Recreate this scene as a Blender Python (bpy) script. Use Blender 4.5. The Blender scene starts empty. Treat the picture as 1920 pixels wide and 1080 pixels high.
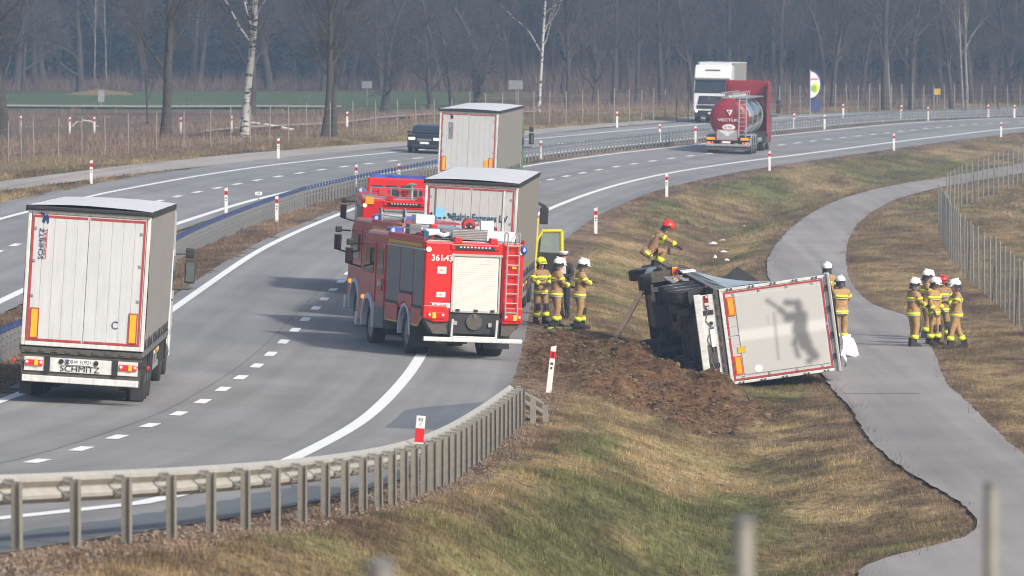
import bpy, bmesh, math, random
import numpy as np
from mathutils import Vector, Matrix, Euler
R = math.radians
random.seed(7); rng = np.random.default_rng(11)
S = bpy.context.scene
COL = S.collection

# ---------------------------------------------------------------- camera, light, exposure
F = 12000.0          # focal length in photo pixels (225 mm on 36 mm)
HC = 10.2            # lens height above the datum
TH = math.atan(590 / F)
cam_d = bpy.data.cameras.new('camera'); cam = bpy.data.objects.new('camera', cam_d); COL.objects.link(cam)
cam.location = (0, 0, HC); cam.rotation_euler = (math.pi / 2 - TH, 0, 0)
cam_d.sensor_width = 36; cam_d.lens = 225; cam_d.clip_start = 1; cam_d.clip_end = 6000
cam_d.dof.use_dof = True; cam_d.dof.focus_distance = 152; cam_d.dof.aperture_fstop = 5.2
S.camera = cam
SUN_EL, SUN_AZ = R(36), R(135)      # azimuth clockwise from +Y : right of and behind the lens
w = bpy.data.worlds.new("World"); S.world = w; w.use_nodes = True
nt = w.node_tree; bg = nt.nodes['Background']; sky = nt.nodes.new('ShaderNodeTexSky')
sky.sky_type = 'NISHITA'; sky.sun_disc = False; sky.sun_elevation = SUN_EL; sky.sun_rotation = SUN_AZ
sky.dust_density = 4.0; sky.air_density = 1.2
nt.links.new(sky.outputs[0], bg.inputs[0]); bg.inputs[1].default_value = 0.148
sl = bpy.data.lights.new('sun', 'SUN'); sun = bpy.data.objects.new('sun', sl); COL.objects.link(sun)
sl.energy = 3.4; sl.angle = R(4); sl.color = (1.0, 0.965, 0.915)
dv = Vector((math.sin(SUN_AZ) * math.cos(SUN_EL), math.cos(SUN_AZ) * math.cos(SUN_EL), math.sin(SUN_EL)))
sun.rotation_euler = dv.to_track_quat('Z', 'Y').to_euler(); sun.location = (60, -40, 80)
S.view_settings.view_transform = 'Standard'; S.view_settings.look = 'None'
S.view_settings.exposure = 0.12; S.view_settings.gamma = 1; S.view_settings.use_curve_mapping = False
S.render.engine = 'CYCLES'; S.cycles.filter_width = 1.05

# ---------------------------------------------------------------- the lie of the land
HY = np.array([0, 20, 72, 103, 127, 151, 199, 267, 307, 350, 400, 440, 480, 520, 600, 900.])
HH = np.array([2.6, 3.4, 6.2, 7.85, 8.72, 9.2, 9.55, 9.8, 9.9, 10.05, 10.35, 10.65, 11.1, 11.7, 12.6, 13.5])
YS = np.arange(0, 900, 1.0)
def smooth(a, sg):
    k = np.exp(-0.5 * (np.arange(-3 * sg, 3 * sg + 1) / sg) ** 2); k /= k.sum()
    p = np.pad(a, 3 * sg, mode='reflect', reflect_type='odd'); return np.convolve(p, k, 'valid')
ZR = HC - smooth(np.interp(YS, HY, HH), 5)
def zr(Y): return np.interp(Y, YS, ZR)
PATHH = HC - smooth(np.interp(YS, [0, 60, 80, 100, 120, 140, 158, 176, 210, 300, 350, 400, 600, 900], [4.5, 8.0, 8.9, 9.3, 9.6, 9.85, 10.05, 10.3, 10.5, 10.65, 10.8, 11.1, 12.8, 13.8]), 5)
def zpath(Y): return np.interp(Y, YS, PATHH)
BANK = 0.045
def ray(px, py):
    r = (px - 960) / F; u = (540 - py) / F
    return np.array([r, math.cos(TH) + u * math.sin(TH), -math.sin(TH) + u * math.cos(TH)])
def surf_hit(px, py, fn):
    """where the sight line to a spot of the survey photograph meets the surface fn(X, Y)"""
    d = ray(px, py); lo, hi = 12., 900.
    for _ in range(50):
        m = (lo + hi) / 2; t = m / d[1]
        if HC + d[2] * t - fn(d[0] * t, m) > 0: lo = m
        else: hi = m
    t = lo / d[1]; return float(d[0] * t), float(lo)
# reference line of the right carriageway (its dashed line), first guess then refined with the bank
_dash = [(70,865),(285,798),(421,730),(509,664),(573,599),(638,528),(1028,337),(1143,314),(1264,296),(1457,273),(1571,259),(1675,248),(1768,238),(1853,231),(1908,228.7)]
_a = [surf_hit(x, y, lambda X, Y: zr(Y)) for x, y in _dash]
_ax = [(0, -15.5), (20, -14), (60, -11), (70, -10.1), (75, -9.55), (79, -9.0), (87, -8.2)] + [(y, x) for x, y in _a[:6]] + \
      [(218, -4.95), (237, -4.15), (262, -2.75), (279, -1.3), (291, -.15)] + [(y, x) for x, y in _a[6:]]
_ax = sorted(_ax); _ax.append((_ax[-1][0] + 60, _ax[-1][1] + 17)); _ax.append((900, _ax[-1][1] + 130))
XR = smooth(np.interp(YS, [p[0] for p in _ax], [p[1] for p in _ax]), 7)
def xr(Y): return np.interp(Y, YS, XR)
def plane(X, Y): return zr(Y) - BANK * (X - xr(Y))
# left carriageway: offset of its dashed line
def ul(Y): return np.interp(Y, [150, 200, 267, 290, 310, 345, 440, 600], [-11.7, -11.65, -11.56, -11.25, -10.85, -9.6, -9.4, -9.4])
def hitp(px, py): return surf_hit(px, py, plane)
def edge_curve(pts, fn):
    q = sorted([surf_hit(x, y, fn)[::-1] for x, y in pts]); return np.array(q)
_pz = lambda X, Y: zpath(Y)
PL = edge_curve([(1601,1080),(1613,1050),(1747,1027),(1847,1004),(1850,1000),(1813,947),(1747,913),(1680,870),(1630,827),(1593,763),(1560,730),(1440,520),(1437,490),(1450,465),(1480,430),(1520,400),(1580,372),(1640,355),(1700,343),(1765,334),(1850,318),(1920,306)], _pz)
PR = edge_curve([(1990,920),(1920,853),(1880,820),(1847,787),(1813,753),(1773,720),(1750,657),(1712,594),(1640,575),(1610,550),(1590,520),(1585,480),(1590,450),(1610,415),(1650,385),(1700,368),(1760,352),(1830,340),(1920,325)], _pz)
def pl_(Y): return np.interp(Y, [60, 92] + list(PL[:, 0]), [PL[0,1] - .6, PL[0, 1] - .1] + list(PL[:, 1]))
def pr_(Y): return np.interp(Y, [60] + list(PR[:, 0]), [PR[0,1] + 1.4] + list(PR[:, 1]))
PLS = smooth(pl_(YS), 2); PRS = smooth(pr_(YS), 2)
i_ = YS > PL[-1, 0]; sl_ = 0.33
PLS[i_] = PL[-1, 1] + (YS[i_] - PL[-1, 0]) * sl_; i_ = YS > PR[-1, 0]; PRS[i_] = PR[-1, 1] + (YS[i_] - PR[-1, 0]) * sl_
def pleft(Y): return np.interp(Y, YS, PLS)
def pright(Y): return np.maximum(np.interp(Y, YS, PRS), pleft(Y) + 2.6)
# the service path beyond the left carriageway
SL = edge_curve([(0,358),(167,337),(400,310),(640,285),(767,275),(973,255),(1120,240)], plane)
SU = edge_curve([(0,337),(173,317),(433,290),(640,273),(767,265),(973,248),(1120,236)], plane)
def sl_near(Y): return np.interp(Y, SL[:, 0], SL[:, 1] - xr(SL[:, 0]))
def sl_far(Y): return np.minimum(np.interp(Y, SU[:, 0], SU[:, 1] - xr(SU[:, 0])), sl_near(Y) - 2.0)

# value noise in world space, used for shape and for plant cover
_G = rng.random((256, 256))
def vnoise(X, Y, s):
    x = np.asarray(X) / s + 1000.; y = np.asarray(Y) / s + 1000.
    xi = np.floor(x).astype(int); yi = np.floor(y).astype(int); fx = x - xi; fy = y - yi
    fx = fx * fx * (3 - 2 * fx); fy = fy * fy * (3 - 2 * fy)
    g = lambda a, b: _G[a % 256, b % 256]
    return (g(xi, yi) * (1 - fx) + g(xi + 1, yi) * fx) * (1 - fy) + (g(xi, yi + 1) * (1 - fx) + g(xi + 1, yi + 1) * fx) * fy
def fbm(X, Y, s, o=4):
    a = 0; t = 0
    for k in range(o):
        a = a + vnoise(X + 37 * k, Y - 91 * k, s / 2 ** k) / 2 ** k; t += 1 / 2 ** k
    return a / t
def sstep(a, b, x):
    t = np.clip((x - a) / (b - a), 0, 1); return t * t * (3 - 2 * t)
EDGE = 6.0            # offset of the right asphalt edge
def edge_u(Y): return np.interp(Y, [0, 60, 70, 80, 100, 120, 300, 350, 400, 600], [4.6, 4.6, 4.7, 5.2, 5.8, 6.0, 5.95, 6.5, 6.3, 6.2])
def dirt(X, Y):
    """ploughed-up soil around the wreck, 0..1"""
    d = (X + 0.3) * 0
    for cx, cy, rx, ry, w_ in ((1.3, 160, 1.1, 13, .9), (2.6, 153, 1.7, 9, 1), (3.9, 150, 1.6, 6.5, .95), (5.0, 147.5, 1.3, 4, .8), (4.2, 142, .9, 2.4, .5), (2.4, 145.5, .9, 3, .6)):
        q = ((X - cx) / rx) ** 2 + ((Y - cy) / ry) ** 2
        d = np.maximum(d, w_ * sstep(1.5, .55, q))
    n = fbm(X, Y * .35, 1.1, 3)
    return np.clip(d * (0.55 + 1.0 * (n - .28) * 2.2), 0, 1) * (X > xr(Y) + edge_u(Y) + .15)
def G(X, Y):
    X = np.asarray(X, float); Y = np.asarray(Y, float)
    u = X - xr(Y); base = plane(X, Y)
    z = base.copy() if base.ndim else base + 0.0
    # median dip
    m0, m1 = ul(Y) + 3.75, -4.3
    t = np.clip((u - m0) / (m1 - m0), 0, 1)
    z = z - 0.13 * np.sin(math.pi * t) * ((u > m0) & (u < m1))
    # land on the left
    lf = zr(Y) - BANK * -19
    z = np.where(u < -19, lf + (0.0 - 0.1 - lf) * sstep(-28, -66, u) * 1.0, z)
    # right bank, ditch, path
    e = edge_u(Y); ze = zr(Y) - BANK * e; zs = ze - 0.10
    us = e + 1.15; pu = pleft(Y) - xr(Y); ru = pright(Y) - xr(Y); zp = zpath(Y)
    ud = us + (pu - us) * 0.60; dd = np.interp(Y, [60, 100, 140, 160, 220, 300, 400], [.4, .5, .35, .10, .4, .5, .5]); zb = zp - dd
    za = ze + (zs - ze) * np.clip((u - e) / 1.15, 0, 1)
    zb1 = zs + (zb - zs) * sstep(0, 1, (u - us) / np.maximum(ud - us, .1))
    zb2 = zb + (zp - 0.03 - zb) * sstep(0, 1, (u - ud) / np.maximum(pu - ud, .1))
    zr_ = zp - 0.03 + 0.02 * np.clip(u - ru, 0, 30)
    zz = np.where(u < us, za, np.where(u < ud, zb1, np.where(u < pu, zb2, np.where(u < ru, zp - .0, zr_))))
    z = np.where(u > e, zz, z)
    return z
def Gn(X, Y):
    """ground with its roughness"""
    X = np.asarray(X, float); Y = np.asarray(Y, float)
    u = X - xr(Y); z = G(X, Y)
    road = ((u > ul(Y) - 4.9) & (u < ul(Y) + 3.65)) | ((u > -4.1) & (u < edge_u(Y) - .18))
    path = (X > pleft(Y) + .25) & (X < pright(Y) - .25)
    ser = (u > sl_far(Y)) & (u < sl_near(Y))
    flat = road | path | ser
    d_edge = np.minimum(np.minimum(np.abs(X - pleft(Y)), np.abs(X - pright(Y))), np.abs(u - edge_u(Y)))
    k = sstep(0, .9, d_edge)
    rough = (fbm(X, Y, 2.6, 3) - .5) * .16 + (fbm(X + 9, Y * .6, .55, 2) - .5) * .06
    D = dirt(X, Y)
    rough = rough + D * ((fbm(X, Y * .45, 1.0, 4) - .36) * .80 + (vnoise(X, Y * .5, .24) - .5) * .20)
    mound = .5 * np.exp(-((X - 2.7) / 1.1) ** 2 - ((Y - 159) / 6.5) ** 2) + .28 * np.exp(-((X - 4.6) / 1.3) ** 2 - ((Y - 153) / 2.6) ** 2)
    return np.where(path, z - .012, np.where(flat, z - 0.05, z - .012 + rough * k + mound * (.6 + .8 * fbm(X, Y * .5, .8, 3)) * (X > xr(Y) + edge_u(Y) + .3)))
def gz(X, Y): return float(G(X, Y))
def hitg(px, py): return surf_hit(px, py, lambda X, Y: float(G(X, Y)))

# ---------------------------------------------------------------- materials
def newmat(name):
    m = bpy.data.materials.new(name); m.use_nodes = True; n = m.node_tree; b = n.nodes['Principled BSDF']; return m, n, b
def mat(name, col, rough=.6, metal=0, var=.12, scale=6, bump=0, dirt_=0, dcol=(.12, .10, .08), emit=None, coat=0, spec=.5, trans=0):
    m, n, b = newmat(name); L = n.links
    b.inputs['Roughness'].default_value = rough; b.inputs['Metallic'].default_value = metal
    b.inputs['Coat Weight'].default_value = coat; b.inputs['Specular IOR Level'].default_value = spec
    if trans: b.inputs['Transmission Weight'].default_value = trans
    tc = n.nodes.new('ShaderNodeTexCoord'); no = n.nodes.new('ShaderNodeTexNoise'); no.inputs['Scale'].default_value = scale; no.inputs['Detail'].default_value = 5
    L.new(tc.outputs['Object'], no.inputs['Vector'])
    cr = n.nodes.new('ShaderNodeValToRGB'); cr.color_ramp.elements[0].position = .3; cr.color_ramp.elements[1].position = .7
    c = np.array(col[:3]); cr.color_ramp.elements[0].color = (*np.clip(c * (1 - var), 0, 1), 1); cr.color_ramp.elements[1].color = (*np.clip(c * (1 + var), 0, 1), 1)
    L.new(no.outputs[0], cr.inputs[0]); out = cr.outputs[0]
    if dirt_:
        mp = n.nodes.new('ShaderNodeMapping'); mp.inputs['Scale'].default_value = (9, 9, .7); L.new(tc.outputs['Object'], mp.inputs[0])
        n2 = n.nodes.new('ShaderNodeTexNoise'); n2.inputs['Scale'].default_value = 1.3; n2.inputs['Detail'].default_value = 8; n2.inputs['Roughness'].default_value = .65; L.new(mp.outputs[0], n2.inputs['Vector'])
        r2 = n.nodes.new('ShaderNodeMapRange'); r2.inputs[1].default_value = .42; r2.inputs[2].default_value = .78; r2.inputs[4].default_value = dirt_; L.new(n2.outputs[0], r2.inputs[0])
        mx = n.nodes.new('ShaderNodeMix'); mx.data_type = 'RGBA'; mx.inputs[7].default_value = (*dcol, 1)
        L.new(r2.outputs[0], mx.inputs[0]); L.new(out, mx.inputs[6]); out = mx.outputs[2]
    L.new(out, b.inputs['Base Color'])
    if bump:
        bp = n.nodes.new('ShaderNodeBump'); bp.inputs['Strength'].default_value = bump; bp.inputs['Distance'].default_value = .02; L.new(no.outputs[0], bp.inputs['Height']); L.new(bp.outputs[0], b.inputs['Normal'])
    if emit: b.inputs['Emission Color'].default_value = (*emit[:3], 1); b.inputs['Emission Strength'].default_value = emit[3]
    return m
M = {}
M['white_door'] = mat('weathered white door panel', (.57, .58, .59), .55, var=.04, scale=2, dirt_=.28, dcol=(.30, .28, .25))
M['grey_door'] = mat('weathered pale grey door panel', (.50, .505, .51), .55, var=.04, scale=2, dirt_=.22, dcol=(.30, .28, .25))
M['frame_white'] = mat('white lacquered steel', (.66, .66, .64), .5, dirt_=.35, dcol=(.2, .18, .16))
M['red_tape'] = mat('red contour tape', (.42, .045, .04), .45, dirt_=.2)
M['curtain'] = mat('grey curtain tarpaulin', (.27, .26, .25), .6, var=.06, scale=3, bump=.25, dirt_=.45, dcol=(.15, .13, .11))
M['curtain_brown'] = mat('brown grey curtain tarpaulin', (.24, .225, .20), .6, var=.06, scale=3, bump=.2, dirt_=.35, dcol=(.15, .13, .11))
M['roof_white'] = mat('white roof tarpaulin', (.66, .66, .67), .5, var=.07, scale=2, bump=.4, dirt_=.35, dcol=(.3, .28, .26))
M['roof_blue'] = mat('pale blue grey tarpaulin', (.36, .41, .46), .5, var=.15, scale=3, bump=.5, dirt_=.3, dcol=(.3, .28, .26))
M['black'] = mat('black plastic', (.022, .022, .024), .55, var=.2)
M['chassis'] = mat('dirty dark chassis steel', (.075, .066, .056), .6, var=.3, scale=12, dirt_=.7, dcol=(.13, .11, .09))
M['chassis_brown'] = mat('soil caked steel', (.10, .082, .065), .85, var=.3, scale=12, dirt_=.6, dcol=(.05, .04, .032))
M['rubber'] = mat('tyre rubber', (.028, .027, .027), .85, var=.25, scale=15, dirt_=.6, dcol=(.085, .075, .065))
M['rim'] = mat('dusty steel rim', (.26, .26, .26), .45, metal=.5, var=.2, scale=8)
M['grey_plastic'] = mat('grey plastic', (.16, .165, .17), .6, dirt_=.4)
M['steel'] = mat('bare steel', (.45, .46, .47), .4, metal=.7, var=.12)
M['alu'] = mat('brushed aluminium', (.55, .56, .57), .38, metal=.75, var=.08)
M['chrome'] = mat('polished tank steel', (.62, .63, .65), .12, metal=1, var=.03)
M['yellow_plate'] = mat('yellow reflective plate', (.80, .42, .01), .4, var=.05, dirt_=.12)
M['orange_plate'] = mat('orange reflective plate', (.95, .36, .01), .4, var=.04)
M['red_orange'] = mat('red orange reflective border', (.72, .07, .015), .4, var=.05)
M['red_lens'] = mat('red lamp lens', (.45, .015, .012), .15, var=.05, emit=(.8, .03, .02, .5))
M['red_lens_off'] = mat('unlit red lamp lens', (.22, .02, .02), .2, var=.05)
M['amber_lens'] = mat('amber lamp lens', (.8, .25, .01), .15, emit=(1, .35, .02, 1.3))
M['clear_lens'] = mat('clear lamp lens', (.6, .6, .58), .12, var=.03)
M['headlamp'] = mat('lit headlamp', (.9, .9, .85), .1, emit=(1, .96, .82, 3.5))
M['blue_lens'] = mat('blue beacon lens', (.05, .10, .38), .15, var=.5, scale=4, emit=(.03, .07, 1, .04))
M['blue_lit'] = mat('flashing blue beacon', (.05, .1, .9), .15, emit=(.15, .2, 1, 3.5))
M['navy'] = mat('navy print', (.01, .03, .15), .5, var=.02)
M['teal'] = mat('dark teal print', (.01, .075, .12), .5, var=.02)
M['skyblue'] = mat('sky blue print', (.25, .60, .85), .5, var=.02)
M['red_print'] = mat('red print', (.45, .03, .03), .5, var=.02)
M['dark_print'] = mat('dark print', (.03, .03, .03), .5, var=.02)
M['white_print'] = mat('white print', (.78, .78, .76), .5, var=.02)
M['fire_red'] = mat('fire engine red paint', (.60, .009, .008), .35, var=.05, scale=2, coat=.2, dirt_=.08, dcol=(.15, .05, .04))
M['fire_shaded'] = mat('dusty red paint in shaded tone', (.50, .018, .020), .35, var=.06, scale=2, coat=.3, dirt_=.25, dcol=(.16, .07, .06))  # darker copy of the engine red: shade of sides and cab put into the colour
M['yellow_paint'] = mat('yellow paint', (.74, .60, .02), .35, var=.04, coat=.3)
M['yellow_stripe'] = mat('yellow stripe', (.60, .42, .03), .45, var=.06)
M['shutter_grey'] = mat('grey aluminium shutter', (.22, .225, .23), .5, metal=.3, var=.06, dirt_=.15)
M['shutter_white'] = mat('cream white roller shutter', (.68, .66, .61), .5, var=.03, scale=2, dirt_=.08)
M['fender'] = mat('pale grey fender', (.55, .58, .64), .5, var=.05)
M['glass'] = mat('dark vehicle glass', (.020, .026, .030), .06, var=.05, spec=.8)
M['glass_lt'] = mat('pale tinted glass', (.22, .27, .29), .08, var=.1, spec=.8)
M['mirror'] = mat('mirror glass', (.35, .42, .42), .05, metal=1, var=.03)
M['white_paint'] = mat('white cab paint', (.78, .78, .78), .3, var=.02, coat=.4, dirt_=.06)
M['tank_red'] = mat('tank red paint', (.27, .012, .02), .4, var=.05, scale=2, coat=.3, dirt_=.15)
M['green_paint'] = mat('green paint', (.05, .22, .05), .4)
M['car_black'] = mat('black car paint', (.012, .015, .018), .18, var=.1, coat=.6)
M['galv'] = mat('galvanised steel', (.33, .325, .30), .55, metal=.35, var=.12, scale=9, dirt_=.3, dcol=(.24, .21, .17))
M['galv_post'] = mat('weathered galvanised post', (.27, .25, .215), .65, metal=.2, var=.14, scale=9, dirt_=.4, dcol=(.17, .15, .12))
M['galv_beam'] = mat('cream dusted galvanised beam', (.42, .405, .37), .6, metal=.15, var=.08, scale=4, dirt_=.3, dcol=(.33, .30, .24))
M['barrier_post'] = mat('grey barrier post', (.20, .205, .21), .6, metal=.2, var=.15)
M['barrier_blue'] = mat('blue barrier cap', (.045, .07, .17), .45, var=.1)
M['post_white'] = mat('white plastic post', (.78, .78, .76), .5, var=.05, scale=12, dirt_=.2, dcol=(.4, .38, .34))
M['post_red'] = mat('red reflective band', (.62, .02, .03), .4, var=.06)
M['turnout'] = mat('tan turnout fabric', (.40, .245, .105), .85, var=.18, scale=14, bump=.5)
M['turnout_dark'] = mat('worn brown turnout fabric', (.30, .185, .09), .85, var=.2, scale=14, bump=.5)
M['hivis'] = mat('yellow reflective band', (.74, .86, .04), .55, var=.08)
M['silver_band'] = mat('silver reflective band', (.5, .5, .48), .4, var=.05)
M['skin'] = mat('skin', (.50, .27, .19), .55, var=.05)
M['hair'] = mat('dark hair', (.03, .022, .018), .8)
M['helmet_white'] = mat('white helmet shell', (.84, .84, .84), .25, var=.02, coat=.4)
M['helmet_red'] = mat('red helmet shell', (.75, .03, .012), .25, var=.05, coat=.4)
M['helmet_yellow'] = mat('yellow helmet shell', (.78, .88, .03), .3, var=.04, coat=.3)
M['boot'] = mat('black boot leather', (.02, .019, .018), .6)
M['glove'] = mat('dark work glove', (.035, .033, .032), .8)
M['police'] = mat('dark navy uniform', (.012, .014, .022), .8)
M['cloth_white'] = mat('white cloth', (.80, .79, .77), .7, var=.04)
M['green_gear'] = mat('green equipment plastic', (.28, .50, .10), .5)
M['wood'] = mat('weathered timber', (.17, .115, .075), .85, var=.3, scale=10, bump=.6)
M['tube_red'] = mat('red hose', (.42, .03, .03), .6, var=.15)
M['bag'] = mat('white bag', (.82, .82, .84), .6)

ROOTS = []
def tag(o, label=None, cat=None, group=None, kind=None):
    if label: o['label'] = label
    if cat: o['category'] = cat
    if group: o['group'] = group
    if kind: o['kind'] = kind
    return o
def empty(name, loc=(0, 0, 0), rot=(0, 0, 0), label=None, cat=None, group=None):
    o = bpy.data.objects.new(name, None); COL.objects.link(o); o.location = loc; o.rotation_euler = rot; o.empty_display_size = .3
    return tag(o, label, cat, group)
def copy_tree(o, parent=None):
    c = o.copy(); COL.objects.link(c); c.parent = parent
    for ch in list(o.children): copy_tree(ch, c)
    return c
def link_mesh(name, me, mats, parent=None, kind=None):
    o = bpy.data.objects.new(name, me); COL.objects.link(o)
    for m in (mats if isinstance(mats, (list, tuple)) else [mats]): me.materials.append(m)
    if parent: o.parent = parent
    if kind: o['kind'] = kind
    return o
class MB:
    def __init__(s): s.v = []; s.f = []; s.m = []
    def add(s, v, f, mi=0):
        k = len(s.v); s.v += [tuple(map(float, p)) for p in v]; s.f += [tuple(i + k for i in q) for q in f]; s.m += [mi] * len(f)
    def box(s, c, d, rot=None, mi=0, tx=1, ty=1):
        x, y, z = d[0] / 2, d[1] / 2, d[2] / 2
        v = [(-x, -y, -z), (x, -y, -z), (x, y, -z), (-x, y, -z), (-x * tx, -y * ty, z), (x * tx, -y * ty, z), (x * tx, y * ty, z), (-x * tx, y * ty, z)]
        if rot is not None:
            e = Euler(rot).to_matrix(); v = [e @ Vector(p) for p in v]
        s.add([(p[0] + c[0], p[1] + c[1], p[2] + c[2]) for p in v], [(0, 3, 2, 1), (4, 5, 6, 7), (0, 1, 5, 4), (1, 2, 6, 5), (2, 3, 7, 6), (3, 0, 4, 7)], mi); return s
    def bx(s, x0, x1, y0, y1, z0, z1, mi=0): return s.box(((x0 + x1) / 2, (y0 + y1) / 2, (z0 + z1) / 2), (x1 - x0, y1 - y0, z1 - z0), None, mi)
    def tube(s, p, q, r, r2=None, n=8, mi=0, cap=True):
        p = Vector(p); q = Vector(q); r2 = r if r2 is None else r2; d = (q - p)
        if d.length < 1e-6: return s
        d.normalize(); a = d.orthogonal().normalized(); b = d.cross(a); v = []
        for (c, rr) in ((p, r), (q, r2)):
            for i in range(n):
                t = 2 * math.pi * i / n; v.append(c + a * (rr * math.cos(t)) + b * (rr * math.sin(t)))
        f = [(i, (i + 1) % n, n + (i + 1) % n, n + i) for i in range(n)]
        if cap: f += [tuple(range(n - 1, -1, -1)), tuple(range(n, 2 * n))]
        s.add(v, f, mi); return s
    def path(s, pts, r, n=6, mi=0):
        for a, b in zip(pts[:-1], pts[1:]): s.tube(a, b, r, n=n, mi=mi)
        return s
    def prism(s, poly, a0, a1, axis='x', mi=0):
        n = len(poly); v = []
        for a in (a0, a1):
            for (p, q) in poly: v.append((a, p, q) if axis == 'x' else ((p, a, q) if axis == 'y' else (p, q, a)))
        s.add(v, [(i, (i + 1) % n, n + (i + 1) % n, n + i) for i in range(n)] + [tuple(range(n - 1, -1, -1)), tuple(range(n, 2 * n))], mi); return s
    def lathe(s, prof, c, axis='x', n=20, mi=0):
        v = []; k = len(prof)
        for (r, h) in prof:
            for i in range(n):
                t = 2 * math.pi * i / n; a, b = r * math.cos(t), r * math.sin(t)
                v.append((c[0] + h, c[1] + a, c[2] + b) if axis == 'x' else ((c[0] + a, c[1] + h, c[2] + b) if axis == 'y' else (c[0] + a, c[1] + b, c[2] + h)))
        f = [(j * n + i, j * n + (i + 1) % n, (j + 1) * n + (i + 1) % n, (j + 1) * n + i) for j in range(k - 1) for i in range(n)]
        f += [tuple(range(n)), tuple(range((k - 1) * n, k * n))]
        s.add(v, f, mi); return s
    def ell(s, c, r, n=14, m=9, mi=0, zmin=-1):
        prof = []
        for j in range(m + 1):
            t = -math.pi / 2 + math.pi * j / m; z = max(math.sin(t), zmin); prof.append((max(math.cos(t), .02) if math.sin(t) >= zmin else math.sqrt(max(0, 1 - zmin * zmin)), z))
        v = []; k = len(prof)
        for (rr, h) in prof:
            for i in range(n):
                t = 2 * math.pi * i / n; v.append((c[0] + r[0] * rr * math.cos(t), c[1] + r[1] * rr * math.sin(t), c[2] + r[2] * h))
        f = [(j * n + i, j * n + (i + 1) % n, (j + 1) * n + (i + 1) % n, (j + 1) * n + i) for j in range(k - 1) for i in range(n)] + [tuple(range(n - 1, -1, -1)), tuple(range((k - 1) * n, k * n))]
        s.add(v, f, mi); return s
    def xf(s, mtx, k=0):
        for i in range(k, len(s.v)): s.v[i] = tuple(mtx @ Vector(s.v[i]))
        return s
    def mesh(s, name):
        me = bpy.data.meshes.new(name); me.from_pydata(s.v, [], s.f); me.polygons.foreach_set('material_index', s.m)
        b = bmesh.new(); b.from_mesh(me); bmesh.ops.recalc_face_normals(b, faces=b.faces); b.to_mesh(me); b.free(); return me
    def build(s, name, m, parent=None, smooth_=False, bevel=0, kind=None, label=None):
        me = s.mesh(name)
        if smooth_: me.polygons.foreach_set('use_smooth', [True] * len(me.polygons))
        o = link_mesh(name, me, m, parent, kind)
        if bevel:
            md = o.modifiers.new('bevel', 'BEVEL'); md.width = bevel; md.segments = 2; md.limit_method = 'ANGLE'; md.angle_limit = R(40)
        if label: o['label'] = label
        return o
def text(s_, size, m, parent, loc, face='rear', spin=0, depth=.004, bold=0, name='lettering', sx=1):
    cu = bpy.data.curves.new('lettering', 'FONT'); cu.body = s_; cu.size = size; cu.extrude = depth; cu.align_x = 'CENTER'; cu.align_y = 'CENTER'; cu.offset = bold; cu.resolution_u = 3
    t = bpy.data.objects.new('lettering_curve', cu); COL.objects.link(t); dg = bpy.context.evaluated_depsgraph_get()
    me = bpy.data.meshes.new_from_object(t.evaluated_get(dg)); bpy.data.objects.remove(t); bpy.data.curves.remove(cu)
    rt = {'rear': Euler((R(90), 0, 0)), 'front': Euler((R(90), 0, R(180))), 'left': Euler((R(90), 0, R(-90)))}[face].to_matrix().to_4x4()
    me.transform(Matrix.Translation(loc) @ rt @ Matrix.Rotation(spin, 4, 'Z') @ Matrix.Diagonal((sx, 1, 1, 1)))
    me.materials.clear(); return link_mesh(name, me, m, parent)
# ---------------------------------------------------------------- ground, roads, markings
def grid_mesh(name, X, Y, Z, cols=None):
    ny, nx = X.shape; me = bpy.data.meshes.new(name)
    v = np.stack([X, Y, Z], -1).reshape(-1, 3).astype(np.float32)
    i = np.arange(ny * nx).reshape(ny, nx); q = np.stack([i[:-1, :-1], i[:-1, 1:], i[1:, 1:], i[1:, :-1]], -1).reshape(-1, 4)
    me.vertices.add(len(v)); me.vertices.foreach_set('co', v.ravel())
    me.loops.add(q.size); me.loops.foreach_set('vertex_index', q.ravel().astype(np.int32))
    me.polygons.add(len(q)); me.polygons.foreach_set('loop_start', np.arange(0, q.size, 4, dtype=np.int32)); me.polygons.foreach_set('loop_total', np.full(len(q), 4, np.int32))
    me.update(calc_edges=True); me.polygons.foreach_set('use_smooth', [True] * len(q))
    if cols is not None:
        a = me.color_attributes.new('Col', 'FLOAT_COLOR', 'POINT'); c = np.ones((len(v), 4), np.float32); c[:, :3] = cols.reshape(-1, 3); a.data.foreach_set('color', c.ravel())
    return me
TAN = np.array((.240, .182, .100)); BRN = np.array((.140, .100, .066)); GRN = np.array((.130, .137, .058)); SOIL = np.array((.105, .060, .033)); PINK = np.array((.235, .165, .12))
FGRN = np.array((.085, .125, .062)); FBRN = np.array((.165, .115, .085))
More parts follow.
